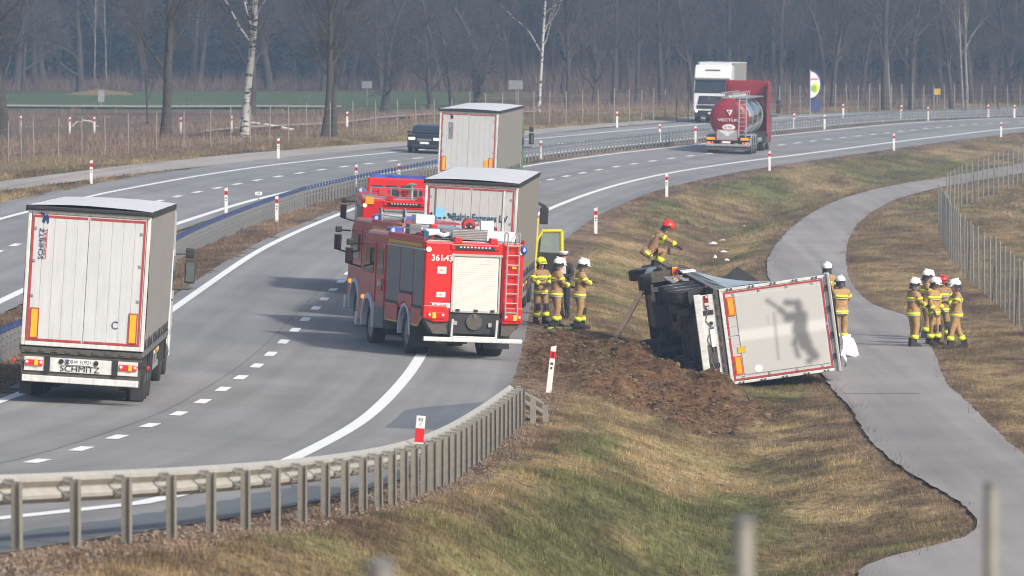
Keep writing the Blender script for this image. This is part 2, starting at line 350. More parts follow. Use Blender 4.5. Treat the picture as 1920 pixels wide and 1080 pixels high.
def cover(X, Y):
    """macro colour of the plant cover: own colour of grass, weeds, soil at a place"""
    X = np.asarray(X, float); Y = np.asarray(Y, float); u = X - xr(Y)
    n1 = fbm(X, Y * .45, 3.2, 4); n2 = fbm(X + 50, Y * .3 + 9, 1.6, 4); n3 = fbm(X - 20, Y * .25, 9, 3)
    g = sstep(.50, .70, n1 + .0)                               # green amount
    bank = sstep(7.2, 8.2, u) * sstep(13.2, 11, u) * sstep(145, 122, Y)   # greener bank under the guardrail
    g = np.clip(g * .65 + bank * sstep(.30, .62, n2) * .82, 0, 1)
    farb = sstep(190, 220, Y) * (u > 7)
    g = np.clip(g + farb * sstep(.48, .62, n3) * .45, 0, 1)
    b = sstep(.45, .70, n2)
    c = TAN[None] * (1 - b)[..., None] + BRN * b[..., None] if X.ndim else None
    e = edge_u(Y); verge = sstep(e + 1.5, e + .9, u) * (u > 0)
    d1 = np.minimum(np.abs(X - pleft(Y)), np.abs(X - pright(Y)))
    pathv = sstep(.9, .25, d1) * (u > 8) * .75
    med = ((u < -4) & (u > ul(Y) + 3.5)) * .92
    rt = sstep(0.4, 1.6, X - pright(Y)) * .35 * (n1 > .3)
    c = c * (1 - g)[..., None] + GRN * g[..., None]
    k = np.clip(np.maximum(np.maximum(verge * .95, pathv), np.maximum(med, rt)), 0, 1)[..., None]
    c = c * (1 - k) + (BRN * .6 + PINK * .4) * k
    n4 = fbm(X * 1.1, Y * .55, .75, 3); n5 = fbm(X + 31, Y * .35 + 5, 2.3, 3); c = c * (1.0 * (.66 + .62 * sstep(.22, .75, n4)) * (.84 + .32 * sstep(.3, .7, n5)))[..., None]
    # land on the left
    lf = (u < ul(Y) - 6); s2 = sl_far(Y)
    weeds = sstep(0, -2, u - (s2 - 1.5)) * lf
    w_ = weeds[..., None]; c = c * (1 - w_) + (PINK * .55 + BRN * .25 + GRN * (.15 + .35 * sstep(.5, .65, n3))[..., None]) * w_
    fld = (lf * sstep(-25, -29, u) * (Y > 300))[..., None] * 1.; c = c * (1 - fld) + FBRN * (1 + (n1 - .5) * .5)[..., None] * fld
    xx = X - (Y - 500) * .1
    gf = (sstep(480, 484, Y + (n1 - .5) * 2) * lf * sstep(560, 556, Y) * np.clip(sstep(1, -5, X + 8 * (n3 - .5)), 0, 1))[..., None]; c = c * (1 - gf) + FGRN * (1 + (n2 - .5) * .35)[..., None] * gf
    wf = (sstep(556, 560, Y) * 1.)[..., None]; c = c * (1 - wf) + BRN * .8 * wf
    D = dirt(X, Y)[..., None]; c = c * (1 - D) + SOIL * (.75 + 1.0 * n2)[..., None] * D
    return np.clip(c, 0, 1)
def ground_mat():
    m, n, b = newmat('ground cover'); L = n.links; b.inputs['Roughness'].default_value = 1; b.inputs['Specular IOR Level'].default_value = .1
    at = n.nodes.new('ShaderNodeVertexColor'); at.layer_name = 'Col'; tc = n.nodes.new('ShaderNodeTexCoord')
    n1 = n.nodes.new('ShaderNodeTexNoise'); n1.inputs['Scale'].default_value = 5.5; n1.inputs['Detail'].default_value = 10; n1.inputs['Roughness'].default_value = .72
    mp = n.nodes.new('ShaderNodeMapping'); mp.inputs['Scale'].default_value = (1, .4, 1); L.new(tc.outputs['Object'], mp.inputs[0]); L.new(mp.outputs[0], n1.inputs['Vector'])
    cr = n.nodes.new('ShaderNodeValToRGB'); e = cr.color_ramp.elements; e[0].position = .36; e[0].color = (.38, .38, .40, 1); e[1].position = .66; e[1].color = (1.5, 1.45, 1.35, 1); L.new(n1.outputs[0], cr.inputs[0])
    mx = n.nodes.new('ShaderNodeMix'); mx.data_type = 'RGBA'; mx.blend_type = 'MULTIPLY'; mx.inputs[0].default_value = 1; L.new(at.outputs[0], mx.inputs[6]); L.new(cr.outputs[0], mx.inputs[7]); L.new(mx.outputs[2], b.inputs['Base Color'])
    bp = n.nodes.new('ShaderNodeBump'); bp.inputs['Strength'].default_value = .8; bp.inputs['Distance'].default_value = .08; L.new(n1.outputs[0], bp.inputs['Height']); L.new(bp.outputs[0], b.inputs['Normal'])
    return m
M['ground'] = ground_mat()
ug = np.unique(np.concatenate([np.arange(-400, -80, 20), np.arange(-80, -28, 2.5), np.arange(-28, -4.2, .5), np.arange(-4.2, 5, 1.0), np.arange(4.5, 5.8, .16), np.arange(5.8, 13.5, .11), np.arange(13.5, 24, .2), np.arange(24, 46, .8), np.arange(46, 120, 6), np.arange(120, 420, 25)]))
yg = np.unique(np.concatenate([np.arange(-40, 60, 5), np.arange(60, 130, .5), np.arange(130, 138, .3), np.arange(138, 172, .11), np.arange(172, 182, .3), np.arange(182, 300, .7), np.arange(300, 600, 2.5), np.arange(600, 900, 12)]))
UU, YY = np.meshgrid(ug, yg); XX = UU + xr(YY)
ZZ = Gn(XX, YY)
ZZ = np.where(YY < 55, np.minimum(ZZ, HC - 3.4 - np.maximum(YY, 0) * .055), ZZ)
gme = grid_mesh('ground', XX, YY, ZZ, cover(XX, YY)); ground = link_mesh('ground', gme, M['ground'], kind='structure')

def asphalt(name, c, seam=False):
    m, n, b = newmat(name); L = n.links; b.inputs['Roughness'].default_value = .82; b.inputs['Specular IOR Level'].default_value = .35
    uv = n.nodes.new('ShaderNodeUVMap'); tc = n.nodes.new('ShaderNodeTexCoord')
    def noise(sc, src, vec, det=6):
        mp = n.nodes.new('ShaderNodeMapping'); mp.inputs['Scale'].default_value = vec; L.new(src, mp.inputs[0])
        q = n.nodes.new('ShaderNodeTexNoise'); q.inputs['Scale'].default_value = sc; q.inputs['Detail'].default_value = det; L.new(mp.outputs[0], q.inputs['Vector']); return q.outputs[0]
    a = noise(1.0, uv.outputs[0], (1.3, .018, 1), 4)      # long streaks of wheel wear
    f = noise(26, tc.outputs['Object'], (1, 1, 1), 3)     # aggregate
    g = noise(.35, tc.outputs['Object'], (1, .5, 1), 5)   # patches
    def madd(x, k, y):
        q = n.nodes.new('ShaderNodeMath'); q.operation = 'MULTIPLY_ADD'; L.new(x, q.inputs[0]); q.inputs[1].default_value = k
        if isinstance(y, float): q.inputs[2].default_value = y
        else: L.new(y, q.inputs[2])
        return q.outputs[0]
    s_ = madd(a, .95, madd(f, .75, madd(g, .62, -.14)))
    cr = n.nodes.new('ShaderNodeMix'); cr.data_type = 'RGBA'; cr.blend_type = 'MULTIPLY'; cr.inputs[0].default_value = 1; cr.inputs[6].default_value = (*c, 1); L.new(s_, cr.inputs[7]); L.new(cr.outputs[2], b.inputs['Base Color'])
    bp = n.nodes.new('ShaderNodeBump'); bp.inputs['Strength'].default_value = .35; bp.inputs['Distance'].default_value = .01; L.new(f, bp.inputs['Height']); L.new(bp.outputs[0], b.inputs['Normal'])
    return m
M['asphalt'] = asphalt('worn asphalt', (.218, .213, .208)); M['asphalt_left'] = asphalt('pale worn asphalt', (.215, .213, .212))
M['asphalt_dark'] = asphalt('darker asphalt', (.12, .13, .14)); M['path'] = asphalt('pale path asphalt', (.262, .240, .226)); M['gravel'] = asphalt('grey gravel', (.32, .285, .26))
M['seam'] = asphalt('tarred seam', (.15, .148, .145))
M['marking'] = mat('worn white road paint', (.80, .80, .78), .6, var=.05, scale=3, dirt_=.12, dcol=(.45, .43, .4))
def ribbon(name, ys, ua, ub, m, zo, parent=None, n=3, kind='structure', absx=False, fn=None, wob=0):
    ys = np.asarray(ys, float); a = ua(ys) if callable(ua) else np.full(ys.shape, float(ua)); b_ = ub(ys) if callable(ub) else np.full(ys.shape, float(ub))
    if wob:
        a = a + wob * (fbm(ys * 3, ys, 2.2, 3) - .5); b_ = b_ + wob * (fbm(ys * 3 + 77, ys, 2.2, 3) - .5)
    t = np.linspace(0, 1, n); U = a[:, None] * (1 - t) + b_[:, None] * t; Y = np.repeat(ys[:, None], n, 1); X = U if absx else U + xr(Y)
    Z = (fn or G)(X, Y) + zo; me = grid_mesh(name, X, Y, Z)
    uv = me.uv_layers.new(name='UVMap'); vi = np.empty(len(me.loops), np.int32); me.loops.foreach_get('vertex_index', vi)
    uvv = np.stack([U.ravel()[vi], Y.ravel()[vi]], -1); uv.data.foreach_set('uv', uvv.ravel().astype(np.float32))
    return link_mesh(name, me, m, parent, kind if not parent else None)
yr = np.unique(np.concatenate([np.arange(45, 200, .5), np.arange(200, 700, 1.5)]))
M['mudline'] = asphalt('mud line', (.20, .12, .07))
road = ribbon('road', yr, -4.25, lambda y: edge_u(y), M['asphalt'], 0.0, n=14, fn=plane, wob=.12)
seam = ribbon('road_seam', yr, -.40, -.365, M['seam'], 0.004, road, fn=plane)
patch = ribbon('dark_patch', np.arange(123.5, 140, .5), lambda y: 4.15 + .0 * y + 2.0 * sstep(131, 139.5, y) - 0 * y, lambda y: edge_u(y) - .05, M['asphalt_dark'], .004, road, fn=plane)  # darker strip on the outer part of the right shoulder
patch2 = ribbon('dark_patch', np.arange(66, 96, .5), lambda y: edge_u(y) - 1.05, lambda y: edge_u(y) - .05, M['asphalt_dark'], .004, road, fn=plane, wob=.3)
road2 = ribbon('road', yr[yr > 120], lambda y: ul(y) - 5.1, lambda y: ul(y) + 3.85, M['asphalt_left'], 0.0, n=14, fn=plane, wob=.12)
serv = ribbon('service_path', yr[(yr > 180) & (yr < 470)], lambda y: sl_far(y), lambda y: sl_near(y), M['gravel'], .0, n=6, wob=.3)
yp = np.unique(np.concatenate([np.arange(75, 260, .35), np.arange(260, 420, 1.)]))
pathob = ribbon('path', yp, lambda y: pleft(y), lambda y: pright(y), M['path'], 0.015, n=10, absx=True, fn=lambda X, Y: zpath(Y) + 0 * X, wob=.12)
for yy in (151.5,):
    ribbon('path_joint', np.arange(yy, yy + .12, .04), lambda y: pleft(y) + .1, lambda y: pright(y) - .9, M['mudline'], .020, pathob, absx=True, fn=lambda X, Y: zpath(Y) + 0 * X)
# far gravel track and the bare strip before the green field
def abs_track(name, pts, wdt, m):
    P_ = np.array([hitg(*p) for p in pts]); P_ = P_[np.argsort(P_[:, 0])]; xs = np.linspace(P_[0, 0], P_[-1, 0], 60); ys = np.interp(xs, P_[:, 0], P_[:, 1])
    X = np.repeat(xs[:, None], 4, 1); Y = ys[:, None] + np.linspace(-wdt, wdt, 4)[None]; return link_mesh(name, grid_mesh(name, X, Y, G(X, Y) + .16), m, kind='structure')
abs_track('gravel_track', [(380, 250), (467, 242), (560, 238), (640, 234), (723, 223), (820, 217), (920, 214), (1007, 213)], 4.5, M['gravel'])
abs_track('field_track', [(-60, 201), (100, 202), (300, 203), (480, 202.5), (640, 203)], 3, M['gravel'])
# lines
ribbon('edge_line', yr[yr > 60], -3.86, -3.62, M['marking'], .009, road, fn=plane)
ribbon('edge_line', yr[yr > 60], lambda y: np.interp(y, [60, 74, 85, 320, 360], [2.2, 2.5, 3.43, 3.43, 3.9]) + .0, lambda y: np.interp(y, [60, 74, 85, 320, 360], [2.45, 2.76, 3.70, 3.70, 4.2]), M['marking'], .009, road, fn=plane)
ribbon('edge_line', yr[yr > 120], lambda y: ul(y) + 3.05, lambda y: ul(y) + 3.33, M['marking'], .009, road2, fn=plane)
ribbon('edge_line', yr[yr > 120], lambda y: ul(y) - 3.15, lambda y: ul(y) - 2.9, M['marking'], .009, road2, fn=plane)
for py in [(70,865),(152,842),(224,820),(285,798),(338,776),(382,753),(421,730),(453,708),(483,686),(509,664),(533,641),(554,619),(573,599),(592,578),(608,561),(623,543),(638,528)]:
    X, Y = hitp(*py); ribbon('lane_dash', np.linspace(Y - 1, Y + 1, 5), -.12, .12, M['marking'], .009, road, fn=plane, n=2)
y0 = hitp(638, 528)[1] + 6
while y0 < 540: ribbon('lane_dash', np.linspace(y0 - 1.1, y0 + 1.1, 4), -.13, .13, M['marking'], .009, road, fn=plane, n=2); y0 += 5.75
y0 = hitp(37, 455)[1] - 6 * 10
while y0 < 480: ribbon('lane_dash', np.linspace(y0 - 1.1, y0 + 1.1, 4), lambda y: ul(y) - .13, lambda y: ul(y) + .13, M['marking'], .009, road2, fn=plane, n=2); y0 += 5.8

# ---------------------------------------------------------------- plants on the ground (grass, weeds, clods)
def blade_mesh(name, X, Y, Z, h, wd, cols, nb, spread=.07, lean=.6):
    N = len(X); n = N * nb
    bx = np.repeat(X, nb) + rng.normal(0, spread, n); by = np.repeat(Y, nb) + rng.normal(0, spread, n); bz = np.repeat(Z, nb)
    hh = np.repeat(h, nb) * rng.uniform(.45, 1.15, n); a = rng.uniform(0, 2 * np.pi, n); ww = np.repeat(wd, nb) * rng.uniform(.7, 1.3, n)
    la = rng.uniform(0, 2 * np.pi, n); ll = hh * rng.uniform(.1, lean, n)
    cx, sx = np.cos(a) * ww, np.sin(a) * ww
    v = np.empty((n, 3, 3), np.float32)
    v[:, 0] = np.stack([bx - cx, by - sx, bz - .03], -1); v[:, 1] = np.stack([bx + cx, by + sx, bz - .03], -1)
    v[:, 2] = np.stack([bx + ll * np.cos(la), by + ll * np.sin(la), bz + hh], -1)
    me = bpy.data.meshes.new(name); me.vertices.add(n * 3); me.vertices.foreach_set('co', v.ravel())
    me.loops.add(n * 3); me.loops.foreach_set('vertex_index', np.arange(n * 3, dtype=np.int32)); me.polygons.add(n)
    me.polygons.foreach_set('loop_start', np.arange(0, n * 3, 3, dtype=np.int32)); me.polygons.foreach_set('loop_total', np.full(n, 3, np.int32)); me.update(calc_edges=True)
    at = me.color_attributes.new('Col', 'FLOAT_COLOR', 'POINT'); c = np.repeat(cols, nb, 0) * rng.uniform(.6, 1.5, (n, 1)); c4 = np.ones((n, 3, 4), np.float32); c4[:, :, :3] = np.clip(c, 0, 1)[:, None]
    at.data.foreach_set('color', c4.ravel()); return me
def blade_mat():
    m, n, b = newmat('grass blades'); L = n.links; b.inputs['Roughness'].default_value = .8; b.inputs['Specular IOR Level'].default_value = .15
    at = n.nodes.new('ShaderNodeVertexColor'); at.layer_name = 'Col'; L.new(at.outputs[0], b.inputs['Base Color'])
    no = n.nodes.new('ShaderNodeTexNoise'); no.inputs['Scale'].default_value = 2; return m
M['blades'] = blade_mat()
def scatter(name, N, x0, x1, y0, y1, keep, h, wd, nb, cf=None, cm=None, spread=.07, lean=.7, udim=True):
    U = rng.uniform(x0, x1, N); Y = y0 + (y1 - y0) * rng.uniform(0, 1, N) ** 1.3; X = U + xr(Y) if udim else U
    inb = np.abs(X) < Y * .0815 + .5; k = inb & (rng.uniform(0, 1, N) < keep(X, Y)); X = X[k]; Y = Y[k]
    Z = Gn(X, Y); c = (cf(X, Y) if cf else cover(X, Y)) * (cm if cm is not None else 1)
    H = h * (.5 + 1.1 * vnoise(X, Y, .8)) ; me = blade_mesh(name, X, Y, Z, H, np.full(len(X), wd), c, nb, spread, lean)
    return link_mesh(name, me, M['blades'], kind='stuff')
def off_paved(X, Y, mr=.12):
    u = X - xr(Y)
    return (~(((X > pleft(Y) - mr) & (X < pright(Y) + mr)) | ((u > ul(Y) - 5.25) & (u < ul(Y) + 3.95)) | ((u > -4.4) & (u < edge_u(Y) + .2)) | ((u > sl_far(Y) - .1) & (u < sl_near(Y) + .1)))).astype(float)
def kr(X, Y):
    u = X - xr(Y); D = dirt(X, Y); vg = sstep(edge_u(Y) + .1, edge_u(Y) + 1.6, u) * .85 + .15
    return off_paved(X, Y) * (1 - .93 * np.clip(D * 1.6, 0, 1)) * vg * (.35 + .65 * vnoise(X, Y, .7))
scatter('grass', 230000, 4.6, 30, 66, 262, kr, .070, .0055, 6, cm=np.array((1.22, 1.18, 1.08)), lean=1.1)
gg = lambda X, Y: GRN[None] * (1.0 + .5 * (vnoise(X, Y, .5)[:, None] - .3)) + 0 * X[:, None]
scatter('green_grass', 14000, 6.2, 16, 66, 150, lambda X, Y: kr(X, Y) * (cover(X, Y)[:, 1] > cover(X, Y)[:, 0] * .93) * sstep(.42, .6, vnoise(X, Y, .9)), .10, .006, 8, cf=gg, cm=np.array((1.0, 1.08, .9)))
scatter('dry_weeds', 16000, 8.5, 32, 66, 330, lambda X, Y: off_paved(X, Y, -.14) * (1 - dirt(X, Y)) * sstep(1.3, .3, np.minimum(np.abs(X - pleft(Y)), np.abs(X - pright(Y)))) , .20, .005, 9, cm=np.array((.85, .8, .8)), spread=.10, lean=1.3)
scatter('verge_grass', 42000, -9, -3.5, 100, 540, lambda X, Y: off_paved(X, Y) * .8, .11, .010, 5, cm=np.array((1.1, 1.05, 1)))
scatter('verge_grass', 60000, -30, -13.5, 225, 520, lambda X, Y: off_paved(X, Y) * .8, .14, .014, 5)
scatter('verge_grass', 50000, 6, 30, 262, 520, lambda X, Y: off_paved(X, Y) * .8, .12, .012, 5)
scatter('tall_dry_weeds', 22000, -75, -22.5, 240, 575, lambda X, Y: off_paved(X, Y) * sstep(.38, .6, fbm(X, Y, 6, 3)) * np.where((Y > 495) & (Y < 556) & (X < 2), 0, 1) * np.where(X - xr(Y) > -23 - 0 * X, 0, 1) * np.where(X - xr(Y) < -40, .25, 1), .50, .012, 9, cf=lambda X, Y: (PINK * .85 + BRN * .3)[None] + 0 * X[:, None], spread=.28, lean=.6)
# loose soil clods and torn turf
def clods(name, N, size, m, seed):
    r = np.random.default_rng(seed); mb = MB(); k = 0; t = 0
    while k < N and t < N * 40:
        t += 1; x = r.uniform(0, 9); y = r.uniform(134, 178); d = float(dirt(np.array([x]), np.array([y]))[0])
        if r.random() > d * 1.1: continue
        z = float(Gn(np.array([x]), np.array([y]))[0]); s_ = size * r.lognormal(0, .5); n0 = len(mb.v)
        vs = [Vector(q) for q in ((0, 0, -1), (.72, -.52, -.45), (-.28, -.85, -.45), (-.9, 0, -.45), (-.28, .85, -.45), (.72, .52, -.45), (.28, -.85, .45), (-.72, -.52, .45), (-.72, .52, .45), (.28, .85, .45), (.9, 0, .45), (0, 0, 1))]
        fs = [(0, 1, 2), (1, 0, 5), (0, 2, 3), (0, 3, 4), (0, 4, 5), (1, 5, 10), (2, 1, 6), (3, 2, 7), (4, 3, 8), (5, 4, 9), (1, 10, 6), (2, 6, 7), (3, 7, 8), (4, 8, 9), (5, 9, 10), (6, 10, 11), (7, 6, 11), (8, 7, 11), (9, 8, 11), (10, 9, 11)]
        sc = r.uniform(.55, 1.3, 3); mb.add([(x + v.x * s_ * sc[0] * r.uniform(.75, 1.25), y + v.y * s_ * sc[1] * r.uniform(.75, 1.25), z + .3 * s_ + v.z * s_ * .7 * sc[2]) for v in vs], fs); k += 1
    mb.build(name, m, kind='stuff')
M['soil'] = mat('torn brown soil', tuple(SOIL * 1.15), .95, var=.45, scale=5, bump=1)
M['soil_dark'] = mat('damp dark soil', tuple(SOIL * .55), .95, var=.4, scale=6, bump=1)
M['turf'] = mat('torn dry turf', (.16, .115, .06), .95, var=.4, scale=6, bump=1)
clods('soil_clods', 5000, .016, M['soil'], 1); clods('dark_soil_clods', 3600, .018, M['soil_dark'], 2); clods('torn_turf', 3000, .020, M['turf'], 3)
M['stone'] = mat('pale verge gravel', (.20, .155, .125), .9, var=.4, scale=30)
_m = MB()
for k in range(2400):
    Y = 64 + 80 * random.random() ** 1.5; u = edge_u(Y) + random.uniform(.05, 1.2); X = u + float(xr(Y)); s_ = random.uniform(.008, .026)
    _m.box((X, Y, float(Gn(X, Y)) + s_ * .3), (s_ * 2, s_ * 1.6, s_ * 1.4), (random.random() * 3, random.random() * 3, random.random() * 3))
_m.build('verge_gravel', M['stone'], kind='stuff')
# ---------------------------------------------------------------- guardrail in front
_rb = [(58,1031),(127,1025),(193,1018),(255,1012),(313,1007),(367,1001),(414,997),(457,994),(498,992),(537,988),(573,981),(605,975),(636,968),(665,965),(693,958),(718,953),(744,946),(766,933),(786,928),(804,919),(823,912),(841,903),(856,897),(869,884),(882,873),(894,866),(905,860),(916,852),(927,845),(938,836),(947,828),(954,820),(962,812),(970,804),(977,796)]
_rh = np.array([hitg(*p) for p in _rb])
print('RAIL', np.round(_rh[::4], 2).tolist(), 'n', len(_rh))
_cf = np.polyfit(_rh[:, 1] / 100, _rh[:, 0], 4)
def railx(Y): return np.polyval(_cf, np.asarray(Y) / 100)
RY0, RY1 = _rh[0, 1], _rh[-1, 1]
ys_ = np.concatenate([[RY0 - 6 + 2 * i for i in range(3)], RY0 + (RY1 - RY0) * np.arange(len(_rb)) / (len(_rb) - 1)])
gr = empty('guardrail', (float(railx(RY0)), RY0, gz(railx(RY0), RY0)), label='galvanised W-beam guardrail with close set posts curving along the near road edge', cat='guardrail')
ox, oy, oz = gr.location
def heading_at(f, Y): return math.atan2(float(f(Y + .5) - f(Y - .5)), 1.0)
pm = MB().box((0, 0, .29), (.115, .055, .90)).box((.052, -.035, .29), (.01, .05, .90)).mesh('post'); pm.materials.append(M['galv_post'])
bk = MB()
for z_ in (.72, .56):
    bk.tube((-.03, .0, z_ - .035), (-.13, .0, z_ - .035), .016).tube((-.03, 0, z_ + .035), (-.13, 0, z_ + .035), .016).tube((-.13, 0, z_ - .05), (-.13, 0, z_ + .05), .014).box((-.085, .0, z_), (.07, .05, .03))
bk.box((-.03, 0, .58), (.02, .03, .26))
bkm = bk.mesh('spacer'); bkm.materials.append(M['galv'])
def rail_z(X, Y): return float(np.interp(Y, [RY0 - 8, RY1, RY1 + .01], [0, 0, 0])) + gz(X, Y)
zs_s = np.array([gz(float(railx(y)), y) for y in ys_]); zf = np.polyfit(ys_ / 100, zs_s, 4); railz = lambda Y: float(np.polyval(zf, Y / 100))
for y in ys_:
    x = float(railx(y)); p = link_mesh('post', pm, [], gr); p.location = (x - ox, y - oy, railz(y) - oz); p.rotation_euler = (random.uniform(-.006, .006), random.uniform(-.008, .008), -heading_at(railx, y))
    s_ = link_mesh('spacer', bkm, [], p)
TERM = [(977, 741), (988, 752), (1003, 766), (1018, 780)]
def beam(name, pts, parent, m):
    prof = [(.40, 0), (.415, .02), (.45, .075), (.49, .080), (.525, .045), (.56, .0), (.575, 0), (.61, .045), (.645, .080), (.685, .075), (.72, .02), (.735, 0)]
    v = []; f = []; n = len(prof)
    for (x, y, z, h) in pts:
        for (zz, o) in prof: v.append((x - (.22 + o * -1 + .02) * math.cos(h) - ox, y + (.22) * math.sin(h) - oy, z + zz + .075 - oz))
    for i in range(len(pts) - 1):
        for j in range(n - 1): f.append((i * n + j, i * n + j + 1, (i + 1) * n + j + 1, (i + 1) * n + j))
    b = MB(); b.add(v, f); o = b.build(name, m, parent, smooth_=False); sd = o.modifiers.new('thickness', 'SOLIDIFY'); sd.thickness = .004; return o
st = 4.0; y = RY0 - 6
while y < RY1 - .5:
    seg = [(float(railx(t)), t, railz(t), heading_at(railx, t)) for t in np.linspace(y, min(y + st + .12, RY1), 6)]
    beam('beam', seg, gr, M['galv_beam']); y += st
# sloping end section that bends away from the road into the ground
te = []
for i, t in enumerate(np.linspace(0, 1, 7)):
    Y = RY1 + t * 2.6; X = float(railx(RY1)) + .02 + t * .45; te.append((X + .1 * t, Y * 1 - t * 0, railz(RY1) - .0 - .50 * t, .15 + .5 * t))
beam('end_beam', te, gr, M['galv_post'])
for k, t in ((0, .35), (1, .8)):
    p = link_mesh('post', MB().box((0, 0, -.1 + (.62 - .45 * t) / 2), (.115, .055, .72 - .45 * t)).mesh('post'), M['galv_post'], gr); p.location = (te[0][0] + .45 * t + .12 * t - ox, RY1 + 2.6 * t - oy, railz(RY1) - oz + .05)

# ---------------------------------------------------------------- median barrier
MBU = np.array([hitp(*p) for p in [(0,672),(340,477),(570,378),(985,303),(1280,262),(1500,243),(1900,224)]])
def mbx(Y): return xr(Y) + np.interp(Y, [90, 150, 212, 265, 300, 335, 600], [-5.75, -5.8, -5.95, -6.1, -5.5, -5.3, -5.4])
mb0 = 100.0
bar = empty('median_barrier', (float(mbx(mb0)), mb0, gz(mbx(mb0), mb0)), label='long grey cable barrier with blue post caps along the planted median', cat='barrier')
bx_, by_, bz_ = bar.location
bpm = MB().box((0, 0, .33), (.085, .06, .76)).mesh('post'); bpm.materials.append(M['barrier_post'])
bpc = MB().box((0, 0, .76), (.11, .08, .13)).box((0, 0, .83), (.06, .08, .04)).mesh('post_cap'); bpc.materials.append(M['barrier_blue']); bpc2 = bpc.copy(); bpc2.materials.clear(); bpc2.materials.append(M['barrier_post'])
Y = 112.0; cnt = 0; rest = MB(); Ylist = []
while Y < 560: Ylist.append(Y); Y += 1.0
for Y in Ylist:
    X = float(mbx(Y)); Z = gz(X, Y)
    if cnt < 298:
        p = link_mesh('post', bpm, [], bar); p.location = (X - bx_, Y - by_, Z - bz_)
        if True:
            c = link_mesh('post_cap', bpc, [], p)
            if Y > 310: c.data = bpc2
    else: rest.box((X - bx_, Y - by_, Z - bz_ + .35), (.075, .05, .8)).box((X - bx_, Y - by_, Z - bz_ + .77), (.1, .075, .12), mi=1)
    cnt += 1
rest.build('post', [M['barrier_post'], M['barrier_post']], bar, kind='stuff')
for zc, r_, m_ in ((.42, .016, 'steel'), (.58, .014, 'steel'), (.72, .020, 'barrier_blue')):
    b = MB(); pts = [(float(mbx(y)) - bx_, y - by_, gz(mbx(y), y) - bz_ + zc) for y in np.arange(112, 560, 4.)]; b.path(pts, r_, n=5); b.build('cable', M[m_], bar)

# ---------------------------------------------------------------- delineator posts
def delineator(px, py, label, h=1.0, lean=0, wdt=.125, hid=0, fn=None, grp='red and white delineator posts', txt=None, heading=0):
    X, Y = (surf_hit(px, py, fn) if fn else hitg(px, py)); Z = gz(X, Y) - hid
    r = empty('delineator_post', (X, Y, Z), (0, R(lean), heading), label, 'delineator', grp)
    b = MB(); b.box((0, 0, h / 2 - .06), (wdt, .055, h + .02)); b.prism([(-wdt / 2, h - .05), (wdt / 2, h - .05), (wdt / 2, h + .02), (-wdt / 2, h - .025)], -.0275, .0275, 'y'); b.build('post', M['post_white'], r, bevel=.008)
    MB().box((0, 0, h * .80), (wdt * 1.06, .063, h * .16)).build('red_band', M['post_red'], r)
    MB().box((.0, -.033, h * .80), (wdt * .42, .006, h * .13)).build('reflector', M['red_lens_off'], r)
    if txt: text(txt, .07, M['dark_print'], r, (0, -.032, h * .55))
    elif Y < 330:
        MB().box((0, -.030, h * .60), (wdt * .5, .004, .05)).box((0, -.030, h * .50), (wdt * .35, .004, .05)).build('number_print', M['dark_print'], r)
    return r
D_ = delineator
D_(1029, 731, 'leaning white post with red band on the torn verge, nearest beside the guardrail end', lean=6.5)
D_(1117, 438, 'delineator post on the grass verge just beyond the firefighters on the right roadside')
D_(1250, 367, 'delineator post at the road edge above the crouching red helmeted firefighter')
D_(1443, 319, 'delineator post at the road edge just in front and right of the red tanker')
D_(1676, 282, 'delineator post on the right roadside between the tanker and the far bend')
D_(1877, 257, 'farthest delineator post on the right roadside near the fence corner')
MS = hitg
D_(519, 416, 'delineator post in the brown median nearest to the small number sign')
D_(424, 400, 'delineator post standing behind the blue capped barrier, left of the small number sign')
D_(668, 350, 'delineator post behind the median barrier above the red fire engines')
D_(748, 347, 'delineator post in the median left of the white roofed trailer')
D_(1014, 299, 'delineator post in the median right of the farther grey trailer')
D_(1304, 268, 'delineator post in the median directly left of the red tanker')
D_(1237, 264, 'delineator post behind the median barrier a little left of the oncoming white truck')
D_(1489, 241, 'delineator post behind the median barrier just right of the red tanker')
D_(1546, 243, 'delineator post in the median under the blue advertising flag')
D_(1740, 226, 'delineator post in the far median near the tall pale birch')
D_(1690, 223, 'delineator post in the far median left of a pair of posts')
D_(1902, 221, 'delineator post at the far right end of the median')
D_(1853, 221, 'delineator post in the far median second from its right end')
D_(171, 344, 'delineator post between the service path and the left carriageway, leftmost in view')
D_(522, 297, 'delineator post beside the service path left of the black car')
D_(1157, 239, 'delineator post on the far side of the left carriageway, left of the white truck')
D_(1581, 221, 'delineator post on the far roadside right of the blue flag')
for px, py, l in ((39, 243, 'far left, at the weeds behind the wire fence'), (131, 246, 'second from the left behind the wire fence'), (177, 246, 'third from the left behind the wire fence'), (339, 248, 'right of the bare grey trunk behind the wire fence'), (434, 245, 'close left of the white birch trunk'), (651, 236, 'right of the twin bare trunks behind the wire fence')):
    X, Y = hitg(px, py + 4); r = D_(px, py + 4, 'distant red and white post ' + l, grp='posts along the far gravel track')
